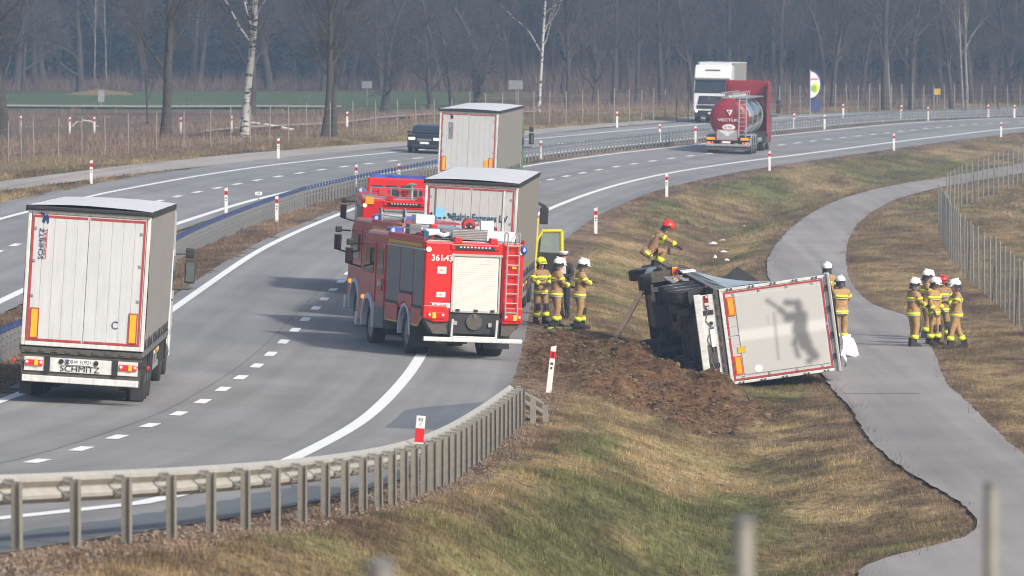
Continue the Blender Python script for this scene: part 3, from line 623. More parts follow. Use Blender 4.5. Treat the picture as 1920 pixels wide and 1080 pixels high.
# panel fixed to the guardrail
X, Y = float(railx(_rh[18, 1])), _rh[18, 1]
r = empty('marker_panel', (X - .03, Y + .06, railz(Y) + .76), (0, R(5), 0), 'white and red kilometre panel standing on the guardrail', 'marker')
MB().box((0, 0, .21), (.135, .02, .42)).build('panel', M['post_white'], r, bevel=.006); MB().box((0, -.001, .13), (.136, .024, .21)).build('red_band', M['post_red'], r)
text('93', .075, M['dark_print'], r, (0, -.012, .36)); text('7', .06, M['dark_print'], r, (0, -.012, .285))
X, Y = hitg(485, 415)
r = empty('number_sign', (X, Y, gz(X, Y)), (0, 0, R(5)), 'small white number plate on a thin post in the median', 'sign'); MB().tube((0, 0, -.1), (0, 0, 1.02), .025).build('post', M['galv'], r)
MB().box((0, -.03, 1.08), (.27, .015, .13)).build('plate', M['post_white'], r); text('44', .11, M['dark_print'], r, (0, -.04, 1.08))
# ---------------------------------------------------------------- wire fences
def wire_mat():
    m, n, b = newmat('woven wire'); b.inputs['Base Color'].default_value = (.3, .31, .31, 1); b.inputs['Metallic'].default_value = .5; b.inputs['Roughness'].default_value = .5; return m
M['wire'] = wire_mat()
def wire_fence(label, pts, h, r_=.03, step=3.2, strut=(), mesh_step=.3, top=.0, vstep=.35, wr=.0035, zfn=Gn):
    pts = np.array(pts, float); x0, y0 = pts[0]; z0 = float(zfn(x0, y0)); root = empty('wire_fence', (x0, y0, z0), label=label, cat='fence')
    pos = []
    for a, b in zip(pts[:-1], pts[1:]):
        L_ = np.hypot(*(b - a)); n = max(1, round(L_ / step)); pos += [a + (b - a) * i / n for i in range(n)]
    pos.append(pts[-1]); me = MB().tube((0, 0, -.2), (0, 0, h), r_, n=8).mesh('post'); me.materials.append(M['galv_post']); P3 = []
    for i, p in enumerate(pos):
        z = float(zfn(p[0], p[1])); P3.append(Vector((p[0] - x0, p[1] - y0, z - z0)))
        if i < 290:
            o = link_mesh('post', me, [], root); o.location = P3[-1]; o.rotation_euler = (random.uniform(-.015, .015), random.uniform(-.02, .02), 0); o.scale = (1, 1, random.uniform(.97, 1.04))
    w_ = MB(); hs = np.arange(.05, h - .1, mesh_step)
    for a, b in zip(P3[:-1], P3[1:]):
        for hh in hs: w_.tube(a + Vector((0, 0, hh)), b + Vector((0, 0, hh)), wr, n=3, cap=False)
        n = max(1, int((b - a).length / vstep))
        for k in range(n):
            q = a + (b - a) * (k / n); w_.tube(q + Vector((0, 0, .03)), q + Vector((0, 0, h - .1)), wr, n=3, cap=False)
    w_.build('wire_mesh', M['wire'], root)
    for i in strut:
        if i < len(P3) - 1:
            d = (P3[i + 1] - P3[i]).normalized(); MB().tube(P3[i] + Vector((0, 0, h * .85)), P3[i] + d * 1.9, r_ * .85, n=8).build('strut', M['galv'], root)
    return root
fp = []
for (px, py, s_) in ((1990, 590, 72), (1902, 492, 63.4), (1869, 458, 59.4), (1826, 427, 55.8), (1797, 399, 52.5), (1780, 384, 50.2), (1761, 345, 46.2)):
    Y = F / s_; fp.append(((px - 960) / s_, Y))
wire_fence('tall wire mesh fence with steel posts running along the right of the cycle path', fp, 2.05, step=2.9, strut=(3, 7, 12, 17), wr=.0035, mesh_step=.22, vstep=.3)
fp2 = [fp[-1]] + [((px - 960) / s_, F / s_) for (px, s_) in ((1775, 43.2), (1803, 41.4), (1834, 40), (1908, 37.2), (1990, 34.5))]
wire_fence('farther run of the wire fence crossing towards the bend of the cycle path', fp2[1:], 1.95, step=3.0, strut=(1, 6, 10), wr=.004, mesh_step=.25, vstep=.4)
fl = [hitg(*p) for p in ((-60, 318), (63, 299), (240, 286), (395, 276), (575, 262), (745, 252), (880, 243))]
wire_fence('old wire fence with grey posts in the brown weeds at the left', fl, 2.0, r_=.035, step=3.6, strut=(4, 12, 20), wr=.005, mesh_step=.4, vstep=1.2)
fl = [hitg(*p) for p in ((880, 243), (1030, 235), (1180, 229), (1290, 224), (1400, 219), (1500, 215), (1650, 211), (1790, 209), (1960, 207))]
wire_fence('wire fence with grey posts in front of the far wood', fl, 2.2, r_=.04, step=3.4, wr=.006, mesh_step=.45, vstep=1.2)
# ---------------------------------------------------------------- out of focus fence posts close to the lens
for (px, py, Y, wpx, l) in ((1395, 968, 17.0, 40, 'blurred round steel post top close to the lens, middle one'), (1861, 902, 21.0, 27, 'blurred thin steel post close to the lens at the right, tallest in view'), (712, 1050, 15.0, 52, 'blurred steel post top close to the lens at the lower left')):
    s_ = F / Y; X = (px - 960) / s_; d = ray(px, py); zt = HC + d[2] * Y / d[1]; zg = HC - 3.4 - Y * .055
    r = empty('fence_post', (X, Y, zg), label=l, cat='fence post', group='fence posts by the camera'); hh = zt - zg; rr = wpx / s_ / 2
    MB().tube((0, 0, -.1), (0, 0, hh - rr * .3), rr, n=24).build('post', M['galv'], r, smooth_=False)
    MB().ell((0, 0, hh - rr * .6), (rr * 1.12, rr * 1.12, rr * .7), 20, 8).build('cap', M['grey_plastic'], r, smooth_=True)

# ---------------------------------------------------------------- trees
def bark(name, c, birch=False):
    m, n, b = newmat(name); L = n.links; b.inputs['Roughness'].default_value = .9; tc = n.nodes.new('ShaderNodeTexCoord'); mp = n.nodes.new('ShaderNodeMapping'); L.new(tc.outputs['Object'], mp.inputs[0])
    no = n.nodes.new('ShaderNodeTexNoise'); cr = n.nodes.new('ShaderNodeValToRGB'); e = cr.color_ramp.elements
    if birch:
        mp.inputs['Scale'].default_value = (1.2, 1.2, 3.5); no.inputs['Scale'].default_value = 1.6; e[0].position = .40; e[0].color = (.05, .045, .04, 1); e[1].position = .47; e[1].color = (.50, .48, .45, 1)
    else:
        mp.inputs['Scale'].default_value = (4, 4, .8); no.inputs['Scale'].default_value = 3; e[0].position = .3; e[0].color = (*[q * .6 for q in c], 1); e[1].position = .7; e[1].color = (*[q * 1.4 for q in c], 1)
    L.new(mp.outputs[0], no.inputs['Vector']); L.new(no.outputs[0], cr.inputs[0]); L.new(cr.outputs[0], b.inputs['Base Color']); return m
M['bark'] = bark('grey brown bark', (.056, .047, .040)); M['twig'] = bark('grey brown twigs', (.066, .052, .046)); M['birch'] = bark('white birch bark', 0, True); M['birch_dull'] = mat('dull grey birch bark', (.20, .185, .165), .9, var=.35, scale=2)
def make_tree(seed, H, r0, kind):
    """one bare winter tree: trunk mesh (trunk and limbs) and crown mesh (branches and twigs)"""
    rd = random.Random(seed); T = MB(); C = MB(); C2v = []; C2f = []
    def ribbon_(p, q, r):
        d = (q - p); a = d.cross(Vector((rd.random() - .5, rd.random() - .5, rd.random() - .5))).normalized() * r
        k = len(C2v); a *= 2.0; C2v.extend([tuple(p - a), tuple(p + a), tuple(q)]); C2f.append((k, k + 1, k + 2))
    def grow(p, d, L, r, lev):
        n = {0: 9, 1: 6, 2: 5, 3: 3}.get(lev, 2); pts = [p]; dd = d.copy(); wob = {0: .05, 1: .16, 2: .22}.get(lev, .3)
        if kind == 'bushy': wob *= 1.4
        for i in range(n):
            dd = (dd + Vector((rd.gauss(0, wob), rd.gauss(0, wob), rd.gauss(0, wob * .6) + (.05 if lev else 0)))).normalized(); pts.append(pts[-1] + dd * L / n)
        if lev <= 1:
            for i in range(n):
                ra = r * (1 - .75 * i / n) if lev == 0 else r * (1 - .85 * i / n); rb = r * (1 - .75 * (i + 1) / n) if lev == 0 else r * (1 - .85 * (i + 1) / n)
                if lev == 0 and i == 0: ra *= 1.35
                T.tube(pts[i], pts[i + 1], ra, rb, n=8 if lev == 0 else 5, cap=False)
        elif lev == 2:
            for i in range(n): C.tube(pts[i], pts[i + 1], r * (1 - .8 * i / n), r * (1 - .8 * (i + 1) / n), n=3, cap=False)
        else:
            ribbon_(pts[0], pts[n // 2 + 0], r); ribbon_(pts[n // 2], pts[-1], r * .7)
        if lev >= 4: return
        kids = {0: {'tall': 22, 'bushy': 11, 'birch': 20, 'slim': 16}[kind], 1: 12, 2: 9, 3: 10}[lev]
        t0 = {0: {'tall': .16, 'bushy': .12, 'birch': .22, 'slim': .12}[kind], 1: .2, 2: .15, 3: .1}[lev]
        for k in range(kids):
            t = t0 + (1 - t0) * (k + rd.random()) / kids; i = min(int(t * n), n - 1); b = pts[i].lerp(pts[i + 1], t * n - i)
            ax = (pts[i + 1] - pts[i]).normalized(); side = ax.orthogonal().normalized(); side.rotate(Matrix.Rotation(rd.uniform(0, 6.28), 3, ax))
            an = rd.uniform(.5, 1.05) if lev else rd.uniform(.6, 1.1) * (1.1 if kind == 'bushy' else .85)
            nd = (ax * math.cos(an) + side * math.sin(an)).normalized()
            if kind == 'birch' and lev >= 2: nd = (nd + Vector((0, 0, -.35))).normalized()
            f = {0: .34 if kind != 'bushy' else .62, 1: .42, 2: .42, 3: .5}[lev]
            grow(b, nd, L * f * (1.15 - .6 * t) * rd.uniform(.7, 1.2), r * {0: .34, 1: .42, 2: .5, 3: .6}[lev] * (1 - .45 * t), lev + 1)
    grow(Vector((0, 0, -.3)), Vector((rd.gauss(0, .03), rd.gauss(0, .03), 1)), H, r0, 0)
    C.add(C2v, C2f); tm = T.mesh('trunk'); tm.polygons.foreach_set('use_smooth', [True] * len(tm.polygons)); cm = C.mesh('crown')
    tm.materials.append(M['birch'] if kind == 'birch' else M['bark']); cm.materials.append(M['twig']); return tm, cm
PROTO = {'tall0': make_tree(1, 19, .30, 'tall'), 'tall1': make_tree(2, 17, .26, 'tall'), 'tall2': make_tree(3, 15, .34, 'tall'), 'bushy0': make_tree(4, 8.5, .30, 'bushy'), 'bushy1': make_tree(5, 7, .22, 'bushy'),
         'birch0': make_tree(6, 17, .20, 'birch'), 'birch1': make_tree(8, 16, .16, 'birch'), 'slim0': make_tree(9, 12, .13, 'slim')}
def tree(kind, px, py, label, sc=1.0, wd=1.0, rot=None, lean=(0, 0), name='bare_tree', grp=None, cat='tree', XY=None, zz=0):
    X, Y = XY or hitg(px, py); tm, cm = PROTO[kind]
    r = empty(name, (X, Y, gz(X, Y) + zz), (R(lean[0]), R(lean[1]), rot if rot is not None else random.uniform(0, 6.28)), label, cat, grp)
    r.scale = (sc * wd, sc * wd, sc); a = link_mesh('trunk', tm, [], r); b = link_mesh('crown', cm, [], r); return r
tree('tall2', 8, 262, 'thick bare trunk leaning right at the left edge of the picture', 1.05, 1.05, rot=1.0, lean=(0, 5))
tree('tall0', 309, 262, 'tall straight bare tree with grey trunk left of the white birch', 1.0, .9, lean=(0, 2))
tree('tall1', 277, 232, 'thin crooked bare tree just left of the tall grey trunk', .55, .6, lean=(0, 3))
tree('birch0', 458, 256, 'bright white birch trunk standing in the weeds by the left fence', 1.15, 1.05, rot=2.2, lean=(0, 1), name='birch_tree')
tree('tall1', 470, 216, 'dark tree behind the white birch', .9, 1.1)
tree('tall1', 608, 258, 'left trunk of the dark twin trees above the fire engines', .95, .8, lean=(0, 3))
tree('tall2', 626, 257, 'right trunk of the dark twin trees above the fire engines', .9, .65)
tree('bushy0', 722, 208, 'wide bushy bare tree at the edge of the green field', 1.15, 1.0)
tree('bushy1', 806, 204, 'slender bushy tree left of the broad twin stemmed tree', 1.2, .9)
tree('bushy1', 850, 203, 'straight stemmed bushy tree beside the broad twin stemmed one', 1.15, .9)
tree('bushy0', 897, 200, 'broad twin stemmed bare tree behind the grey trailer', 1.0, 1.25, rot=.5)
tree('bushy0', 893, 200, 'second stem of the broad bare tree behind the grey trailer', .95, 1.1, rot=3.4, lean=(0, -12))
tree('birch1', 1010, 211, 'birch with patchy white bark right of the grey trailer', 1.2, .62, lean=(0, -2), name='birch_tree')
tree('tall1', 1062, 206, 'mossy bare tree with a forked trunk right of the patchy birch', .85, .85)
tree('bushy1', 1112, 203, 'thin stemmed bare tree in front of the wood beyond the fence', 1.2, .7)
tree('tall0', 1150, 201, 'tall twin stemmed bare tree left of the oncoming truck', .95, .75)
tree('tall1', 1192, 200, 'tall grey trunk close left of the oncoming truck', 1.0, .75)
tree('tall0', 1240, 200, 'bare tree directly behind the left side of the oncoming truck', 1.0, .8)
tree('tall2', 1560, 203, 'dark bare tree directly behind the advertising flag', 1.0, .6)
tree('tall0', 1660, 205, 'tall reddish bare tree with a thick stem right of the flag', 1.1, .95)
tree('birch1', 1669, 205, 'thin spotted birch leaning against the tall reddish tree', 1.2, .5, name='birch_tree')
tree('tall1', 1710, 205, 'grey stemmed tree between the reddish tree and the pale birch', 1.1, .9)
tree('tall2', 1785, 205, 'dark trunk left of the pale birch at the right', 1.0, .6)
tree('birch0', 1813, 208, 'tall pale birch at the right with a slender double stem', 1.3, .5, rot=4, name='birch_tree')
tree('birch1', 1806, 208, 'thin companion stem beside the tall pale birch at the right', 1.25, .5, rot=1, name='birch_tree')
tree('slim0', 1848, 206, 'short broken pale sapling near the right end of the far fence', .35, 1.4, lean=(0, -8))
tree('slim0', 1872, 206, 'slender pale sapling standing beside the broken one', .35, 1.3)
tree('birch1', 0, 0, 'left one of two faint distant birches before the dark pines', 1.0, .55, name='birch_tree', lean=(0, -4), XY=(-38.9, 596))
tree('birch1', 0, 0, 'right one of two faint distant birches before the dark pines', 1.0, .5, name='birch_tree', lean=(0, -3), XY=(-37.9, 598))
tree('tall2', 1300, 196, 'thick dark tree rising behind the white oncoming truck', 1.0, .7)
# the winter wood behind: rows of bare trees
rt = random.Random(5); kinds = ['tall0', 'tall1', 'tall2', 'bushy0', 'bushy1', 'slim0']
n_ = 0
WX = []
for row, (Yr, dens) in enumerate(((560, 3.6), (572, 3.4), (584, 3.2), (598, 3.2), (612, 3.4))):
    X = -52.
    while X < 56:
        X += dens * rt.uniform(.6, 1.5); px = 960 + X * F / Yr
        if px < 630 and rt.random() < .8: continue
        k = rt.choice(kinds[:3] if row > 1 else kinds)
        t_ = tree(k, 0, 0, 'one of the many bare grey brown trees massed in the wood behind the fences', rt.uniform(.8, 1.25) * (1.3 if 'slim' in k or 'bushy' in k else 1), rt.uniform(.8, 1.1), XY=(X, Yr + rt.uniform(-6, 6)), grp='bare trees of the far wood', lean=(rt.uniform(-3, 3), rt.uniform(-4, 4))); n_ += 1
for q in bpy.data.objects:
    if q.name.startswith('birch_tree') and q['label'] != 'bright white birch trunk standing in the weeds by the left fence':
        for c in q.children:
            if c.name.startswith('trunk') and 'patchy' not in q['label']:
                c.data = c.data.copy(); c.data.materials.clear(); c.data.materials.append(M['birch_dull'])
# conifers behind: one dark mass
def needle_mat():
    m, n, b = newmat('conifer needles'); L = n.links; b.inputs['Roughness'].default_value = .9; b.inputs['Specular IOR Level'].default_value = .1; tc = n.nodes.new('ShaderNodeTexCoord'); no = n.nodes.new('ShaderNodeTexNoise'); no.inputs['Scale'].default_value = .5; no.inputs['Detail'].default_value = 6
    L.new(tc.outputs['Object'], no.inputs['Vector']); cr = n.nodes.new('ShaderNodeValToRGB'); cr.color_ramp.elements[0].position = .35; cr.color_ramp.elements[0].color = (.007, .016, .013, 1); cr.color_ramp.elements[1].position = .7; cr.color_ramp.elements[1].color = (.024, .038, .028, 1); L.new(no.outputs[0], cr.inputs[0]); L.new(cr.outputs[0], b.inputs['Base Color']); return m
M['needles'] = needle_mat()
v = []; f = []
rc = np.random.default_rng(3); cx = []; 
for Yr in (622, 630, 640, 652): 
    X = -62.
    while X < 66: X += rc.uniform(1.6, 3.6); cx.append((X, Yr + rc.uniform(-4, 4)))
allv = []; 
for (X, Y) in cx:
    Ht = rc.uniform(15, 24); Rb = rc.uniform(2.2, 3.4); z0 = float(G(X, Y)); n = 520
    t = rc.uniform(0, 1, n) ** 1.25; z = z0 + .2 + t * Ht; rad = Rb * (1 - t) ** .8 * rc.uniform(.35, 1.1, n); a = rc.uniform(0, 6.283, n)
    c = np.stack([X + rad * np.cos(a), Y + rad * np.sin(a), z - rad * .35], -1); L_ = rc.uniform(.5, 1.3, n)
    tan = np.stack([-np.sin(a), np.cos(a), 0 * a], -1) * rc.uniform(.18, .42, n)[:, None]; out = np.stack([np.cos(a), np.sin(a), -.55 + 0 * a], -1) * L_[:, None]
    allv.append(np.stack([c - tan, c + tan, c + out], 1))
av = np.concatenate(allv).reshape(-1, 3).astype(np.float32); nn = len(av) // 3
me = bpy.data.meshes.new('conifer_wood'); me.vertices.add(len(av)); me.vertices.foreach_set('co', av.ravel()); me.loops.add(len(av)); me.loops.foreach_set('vertex_index', np.arange(len(av), dtype=np.int32)); me.polygons.add(nn)
me.polygons.foreach_set('loop_start', np.arange(0, len(av), 3, dtype=np.int32)); me.polygons.foreach_set('loop_total', np.full(nn, 3, np.int32)); me.update(calc_edges=True)
link_mesh('conifer_wood', me, M['needles'], kind='stuff')
# wooded rise that closes the view behind the conifers
hx = np.linspace(-420, 420, 60); hy = np.linspace(660, 800, 12); HXX, HYY = np.meshgrid(hx, hy); HZZ = -2 + 26 * sstep(660, 690, HYY) + 4 * fbm(HXX, HYY, 30, 3)
M['hill'] = mat('dark wooded hill', (.022, .033, .022), 1, var=.4, scale=.4); link_mesh('wooded_hill', grid_mesh('wooded_hill', HXX, HYY, HZZ), M['hill'], kind='structure')
# saplings and brush under the far trees
rb = np.random.default_rng(9)
def brush(name, n, x0, x1, y0, y1, h, cond=None):
    X = rb.uniform(x0, x1, n); Y = rb.uniform(y0, y1, n); k = cond(X, Y) if cond else np.ones(n, bool); X = X[k]; Y = Y[k]
    me = blade_mesh(name, X, Y, G(X, Y), np.full(len(X), h) * rb.uniform(.4, 1.1, len(X)), np.full(len(X), .022), np.tile(np.array([[.15, .105, .088]]), (len(X), 1)), 10, .5, .55); link_mesh(name, me, M['blades'], kind='stuff')
brush('brushwood', 2600, -10, 56, 556, 604, 3.2)
brush('brushwood', 1100, -52, -10, 560, 604, 2.0, lambda X, Y: rb.random(len(X)) < .35)
brush('roadside_brush', 1500, -60, 60, 500, 556, 1.1, lambda X, Y: (X - xr(Y) < ul(Y) - 6.5) & ((X > 2) | (Y < 496)))
# haze
hz = MB().bx(-110, 110, -8, 700, -12, 42).build('haze', [], kind='stuff'); hz.data.materials.clear()
m = bpy.data.materials.new('haze air'); m.use_nodes = True; n = m.node_tree; n.nodes.remove(n.nodes['Principled BSDF']); pv = n.nodes.new('ShaderNodeVolumePrincipled')
pv.inputs['Color'].default_value = (.54, .73, 1.0, 1); pv.inputs['Density'].default_value = .00050; pv.inputs['Anisotropy'].default_value = .1; n.links.new(pv.outputs[0], n.nodes['Material Output'].inputs['Volume']); hz.data.materials.append(m)
# ================================================================ vehicles
def place(name, X, Y, h, label, cat, roll=2.8, pitch=None, z=None, group=None):
    dz = math.degrees(math.atan((float(zr(Y + 8)) - float(zr(Y))) / 8)) * math.cos(R(h)) if pitch is None else pitch
    return empty(name, (X, Y, (float(plane(X, Y)) if z is None else z) + .005), (R(dz), R(roll), -R(h)), label, cat, group)
_wh = {}
def wheel(parent, x, y, r=.5, wd=.36, n=28, z=None):
    key = (r, wd)
    if key not in _wh:
        T = MB(); h = wd / 2
        T.lathe([(r * .60, -h * .8), (r * .80, -h), (r * .95, -h * .92), (r, -h * .72), (r, h * .72), (r * .95, h * .92), (r * .80, h), (r * .60, h * .8)], (0, 0, 0), 'x', n)
        for k in range(3): T.lathe([(r * 1.004, -.01), (r * 1.004, .01)], ((k - 1) * wd * .24, 0, 0), 'x', n)
        t = T.mesh('wheel'); t.polygons.foreach_set('use_smooth', [True] * len(t.polygons)); t.materials.append(M['rubber'])
        Q = MB(); Q.lathe([(r * .61, -h * .82), (r * .58, -h * .86), (r * .50, -h * .5), (r * .34, -h * .45), (r * .30, -h * .78), (r * .18, -h * .95), (.01, -h * .95)], (0, 0, 0), 'x', n)
        Q.lathe([(r * .61, h * .82), (r * .58, h * .86), (r * .50, h * .5), (r * .34, h * .45), (r * .30, h * .78), (r * .18, h * .95), (.01, h * .95)], (0, 0, 0), 'x', n)
        for s in (-1, 1):
            for i in range(8):
                a = i * math.pi / 4; Q.box((s * h * .62, math.cos(a) * r * .42, math.sin(a) * r * .42), (.05, .045, .045))
        q = Q.mesh('rim'); q.materials.append(M['rim']); _wh[key] = (t, q)
    t, q = _wh[key]; o = link_mesh('wheel', t, [], parent); o.location = (x, y, r if z is None else z); link_mesh('rim', q, [], o); return o
def tail_light(p, x, y, z, w_=.36, h_=.115, lit=True, flip=1):
    b = MB().box((x, y, z), (w_, .05, h_)).build('tail_light', M['red_lens' if lit else 'red_lens_off'], p, bevel=.01)
    MB().box((x + flip * w_ * .13, y - .012, z), (w_ * .2, .05, h_ * .92)).build('indicator', M['amber_lens' if lit else 'clear_lens'], b)
    for s in (-1, 1): MB().lathe([(.032, -.008), (.032, .01)], (x + s * w_ * .40, y - .03, z + h_ * .12), 'y', 12).build('reflector_ring', M['clear_lens'], b)
    return b
def plate(p, x, y, z, s_='', w_=.52, h_=.115, face='rear'):
    b = MB().box((x, y, z), (w_, .015, h_)).build('licence_plate', M['white_print'], p, bevel=.006); sg = -1 if face == 'rear' else 1
    MB().box((x + sg * w_ * .45, y + sg * .006, z), (w_ * .09, .008, h_ * .9)).build('blue_strip', M['barrier_blue'], b)
    if s_: text(s_, h_ * .92, M['dark_print'], b, (x - sg * w_ * .04, y + sg * .010, z), face=face, depth=.002, sx=.85)
    return b
def marker(p, x, y, z, w_=.13, h_=.56, col='yellow_plate', bcol='red_tape', vert=True):
    b = MB().box((x, y, z), (w_ + .055, .012, h_ + .055)).build('marker_board', M[bcol], p); MB().box((x, y - .008, z), (w_, .012, h_)).build('marker_centre', M[col], b); return b
def panel_mat(base, name):
    m = M[base].copy(); m.name = name; return m
STRAP = []
def crush_mesh(o, k, L, z0, z1, W):
    for v in o.data.vertices: v.co.x += k * max(0, v.co.y) / L * max(0, (v.co.z - z0) / (z1 - z0)) * (W - v.co.x) / (2 * W)
def trailer(root, bdz=0, crush=0, L=13.6, door='white_door', curtain='curtain', roof='roof_white', plate_t='DRW 5U921', tape='red_tape', maker=True, lit=True, wheels=True, markers=True, bumper='frame_white', z0=1.12, z1=3.93, marker_col='yellow_plate', bcol='red_tape', rust=False):
    W = 1.265
    # rear frame: four members
    fr = MB(); fr.bx(-W, -W + .075, 0, .12, z0, z1 - .10).bx(W - .075, W, 0, .12, z0, z1 - .10).bx(-W + .076, W - .076, .002, .12, z0, z0 + .09).bx(-W + .076, W - .076, .002, .12, z1 - .17, z1 - .10); fr.build('rear_frame', M['frame_white'], root, bevel=.012)
    for s, n in ((-1, 'l'), (1, 'r')):
        d = MB(); x0, x1 = (-W + .085, -.004) if s < 0 else (.004, W - .085); k = 5; wv = (x1 - x0) / k
        dm = MB().bx(x0, x1, .012, .07, z0 + .095, z1 - .175).build('door', M[door], root)
        for i in range(k):
            p_ = MB().bx(x0 + i * wv + .004, x0 + (i + 1) * wv - .004, .004, .014, z0 + .10, z1 - .18).build('panel', M[door], dm, bevel=.003)
        for zz in (z0 + .35, z0 + 1.0, z0 + 1.7, z0 + 2.35):
            MB().bx(s * (W - .17) - .03, s * (W - .17) + .03, -.018, .01, zz - .025, zz + .025).build('hinge', M['steel'], dm)
    # contour tape just proud of the doors
    t = .045; zt, zb = z1 - .20, z0 + .10; xt = W - .095
    for a in ((-xt, -.03, zt - t, zt), (.03, xt, zt - t, zt), (-xt, -.03, zb, zb + t), (.03, xt, zb, zb + t), (-xt - .0, -xt + t, zb + t + .002, zt - t - .002), (xt - t, xt, zb + t + .002, zt - t - .002)):
        MB().bx(a[0], a[1], -.006, -.001, a[2], a[3]).build('contour_tape', M[tape], root)
    # sides, floor, roof
    for s in (-1, 1):
        c = MB(); n = 26; v = []; f = []
        for i in range(n + 1):
            y = .13 + (L - .2) * i / n
            for j, zz in enumerate((z0 + .02, z0 + .5, z0 + 1.1, z0 + 1.8, z1 - .12)):
                o = .012 * math.sin(i * 2.3 + j) + (.018 if 0 < j < 4 else 0); v.append((s * (W + o - .01), y, zz))
        for i in range(n):
            for j in range(4): f.append((i * 5 + j, i * 5 + j + 1, i * 5 + j + 6, i * 5 + j + 5))
        c.add(v, f); co = c.build('side_curtain', M[curtain], root, smooth_=True)
        if crush and s < 0: crush_mesh(co, crush, L, z0, z1, W)
        if not STRAP: STRAP.append(MB().bx(-.012, .012, -.018, .018, -.16, .22).bx(-.016, .016, -.03, .03, 0, .07).mesh('tension_strap')); STRAP[0].materials.append(M['black'])
        for i in range(int(L / .62)): q = link_mesh('tension_strap', STRAP[0], [], co); q.location = (s * W, .41 + i * .62, z0)
        MB().bx(s * W - .025, s * W + .01, .1, L, z0 - .11, z0 + .02).build('side_rail', M['grey_plastic'], root)
        MB().bx(s * W - .06, s * W + .018, .1, L, z1 - .13, z1 - .02).build('roof_rail', M['black' if not roof == 'roof_blue' else 'alu'], root)
        if crush:
            for q in root.children:
                if q.name.startswith('roof_rail') and not q.get('_c'): crush_mesh(q, crush, L, z0, z1, W); q['_c'] = 1
    MB().bx(-W + .03, W - .03, .14, L - .05, z0 - .04, z0 + .10).build('floor', M['chassis'], root)
    MB().bx(-W, W, L - .08, L, z0, z1 - .03).build('front_wall', M[door], root)
    if crush: crush_mesh([q for q in root.children if q.name.startswith('front_wall')][-1], crush, L, z0, z1, W)
    rf = MB(); n = 22; v = []; f = []
    for i in range(n + 1):
        y = -.05 + (L + .05) * i / n
        for j in range(7):
            x = -W - .02 + (2 * W + .04) * j / 6; v.append((x, y, z1 - .01 + .045 * math.sin(math.pi * j / 6) + .012 * math.sin(i * math.pi) + random.uniform(-.004, .004)))
    for i in range(n):
        for j in range(6): f.append((i * 7 + j, i * 7 + j + 1, i * 7 + j + 8, i * 7 + j + 7))
    rf.add(v, f); rf = rf.build('roof_tarpaulin', M[roof], root, smooth_=True)
    if crush: crush_mesh(rf, crush, L, z0, z1, W)
    MB().bx(-W - .035, W + .035, -.09, .10, z1 - .10, z1 - .015).build('rear_roof_beam', M['black' if roof != 'roof_blue' else 'alu'], root, bevel=.02)
    # chassis
    ch = MB(); ch.bx(-.52, -.40, .25, L - .4, .82, 1.06).bx(.40, .52, .25, L - .4, .82, 1.06)
    for i in range(int(L / 1.1)): ch.bx(-W + .05, W - .05, .5 + i * 1.1, .6 + i * 1.1, .98, 1.07)
    ch.build('chassis_frame', M['chassis'], root)
    b2 = MB().bx(-W + .02, W - .02, .02, .2, z0 - .14, z0 - .03)
    if not bdz: b2.bx(-W + .02, W - .02, .06, .2, z0 - .22, z0 - .15)
    for i in range(9): b2.box((-1.1 + i * .275, .01, z0 - .085), (.12, .03, .05))
    b2.build('sill_beam', M['chassis'], root)
    lp = MB().bx(-1.17, 1.17, .05, .09, .62, .985 if bdz else .90).build('light_panel', M['frame_white'], root)
    for s in (-1, 1):
        MB().bx(s * .70 - .06, s * .70 + .06, .03, .12, .60, .92).build('bracket', M['black'], lp)
        tail_light(root, s * .97, .035, .78, lit=lit, flip=-s if s < 0 else 1)
        MB().tube((s * 1.16, .06, .80), (s * 1.36, .02, .81), .015).build('lamp_arm', M['black'], root); MB().ell((s * 1.38, .02, .81), (.035, .035, .04)).build('side_lamp', M['red_lens' if lit else 'red_lens_off'], root)
        if not bdz: MB().bx(s * 1.15 - .12, s * 1.15 + .12, .55, .58, .12, .62).build('mud_flap', M['black'], root)
    if not bdz: MB().box((0, .12, .60), (2.46, .06, .42)).build('under_run_guard', M['chassis'], root)
    MB().bx(-1.2, 1.2, -.02, .08, .40 + bdz * .6, .53 + bdz).build('bumper_bar', M[bumper], root, bevel=.015)
    plate(root, -.05, .02, .83, plate_t); 
    for s in (-1, 1): MB().lathe([(.05, -.012), (.05, .012)], (-.05 + s * .36, .035, .83), 'y', 14).build('plug_socket', M['black'], root)
    if maker: text('SCHMITZ', .165, M['dark_print'], root, (-.02, .042, .69), sx=1.2)
    if markers:
        for s in (-1, 1): marker(root, s * (W - .25), -.012, z0 + .45, col=marker_col, bcol=bcol)
    ax = (2.6, 3.9, 5.2) if L > 10 else (1.6,)
    for y in ax:
        MB().tube((-1.1, y, .5), (1.1, y, .5), .07).bx(-.65, .65, y - .12, y + .12, .52, .66).build('axle', M['chassis'], root)
        for s in (-1, 1):
            wheel(root, s * 1.05, y, wd=.385)
            MB().lathe([(.20, -.02), (.20, .18)], (s * .72, y - .12, .40), 'x', 16).build('brake_chamber', M['chassis'], root)
            pr = [(y + .62 * math.cos(a), .5 + .60 * math.sin(a)) for a in np.linspace(0, math.pi, 9)] + [(y + .59 * math.cos(a), .5 + .57 * math.sin(a)) for a in np.linspace(math.pi, 0, 9)]
            MB().prism(pr, s * 1.05 - .2, s * 1.05 + .2, 'x').build('mudguard', M['black'], root)
    MB().tube((-.3, 2.0, .62), (.3, 2.0, .62), .16, n=14).tube((-.9, 6.2, .75), (-.9, 7.3, .75), .2, n=14).tube((.2, 2.3, .70), (.2, 5.4, .70), .05).tube((-.2, 2.3, .74), (-.2, 5.4, .74), .03).build('air_tank', M['chassis'], root)
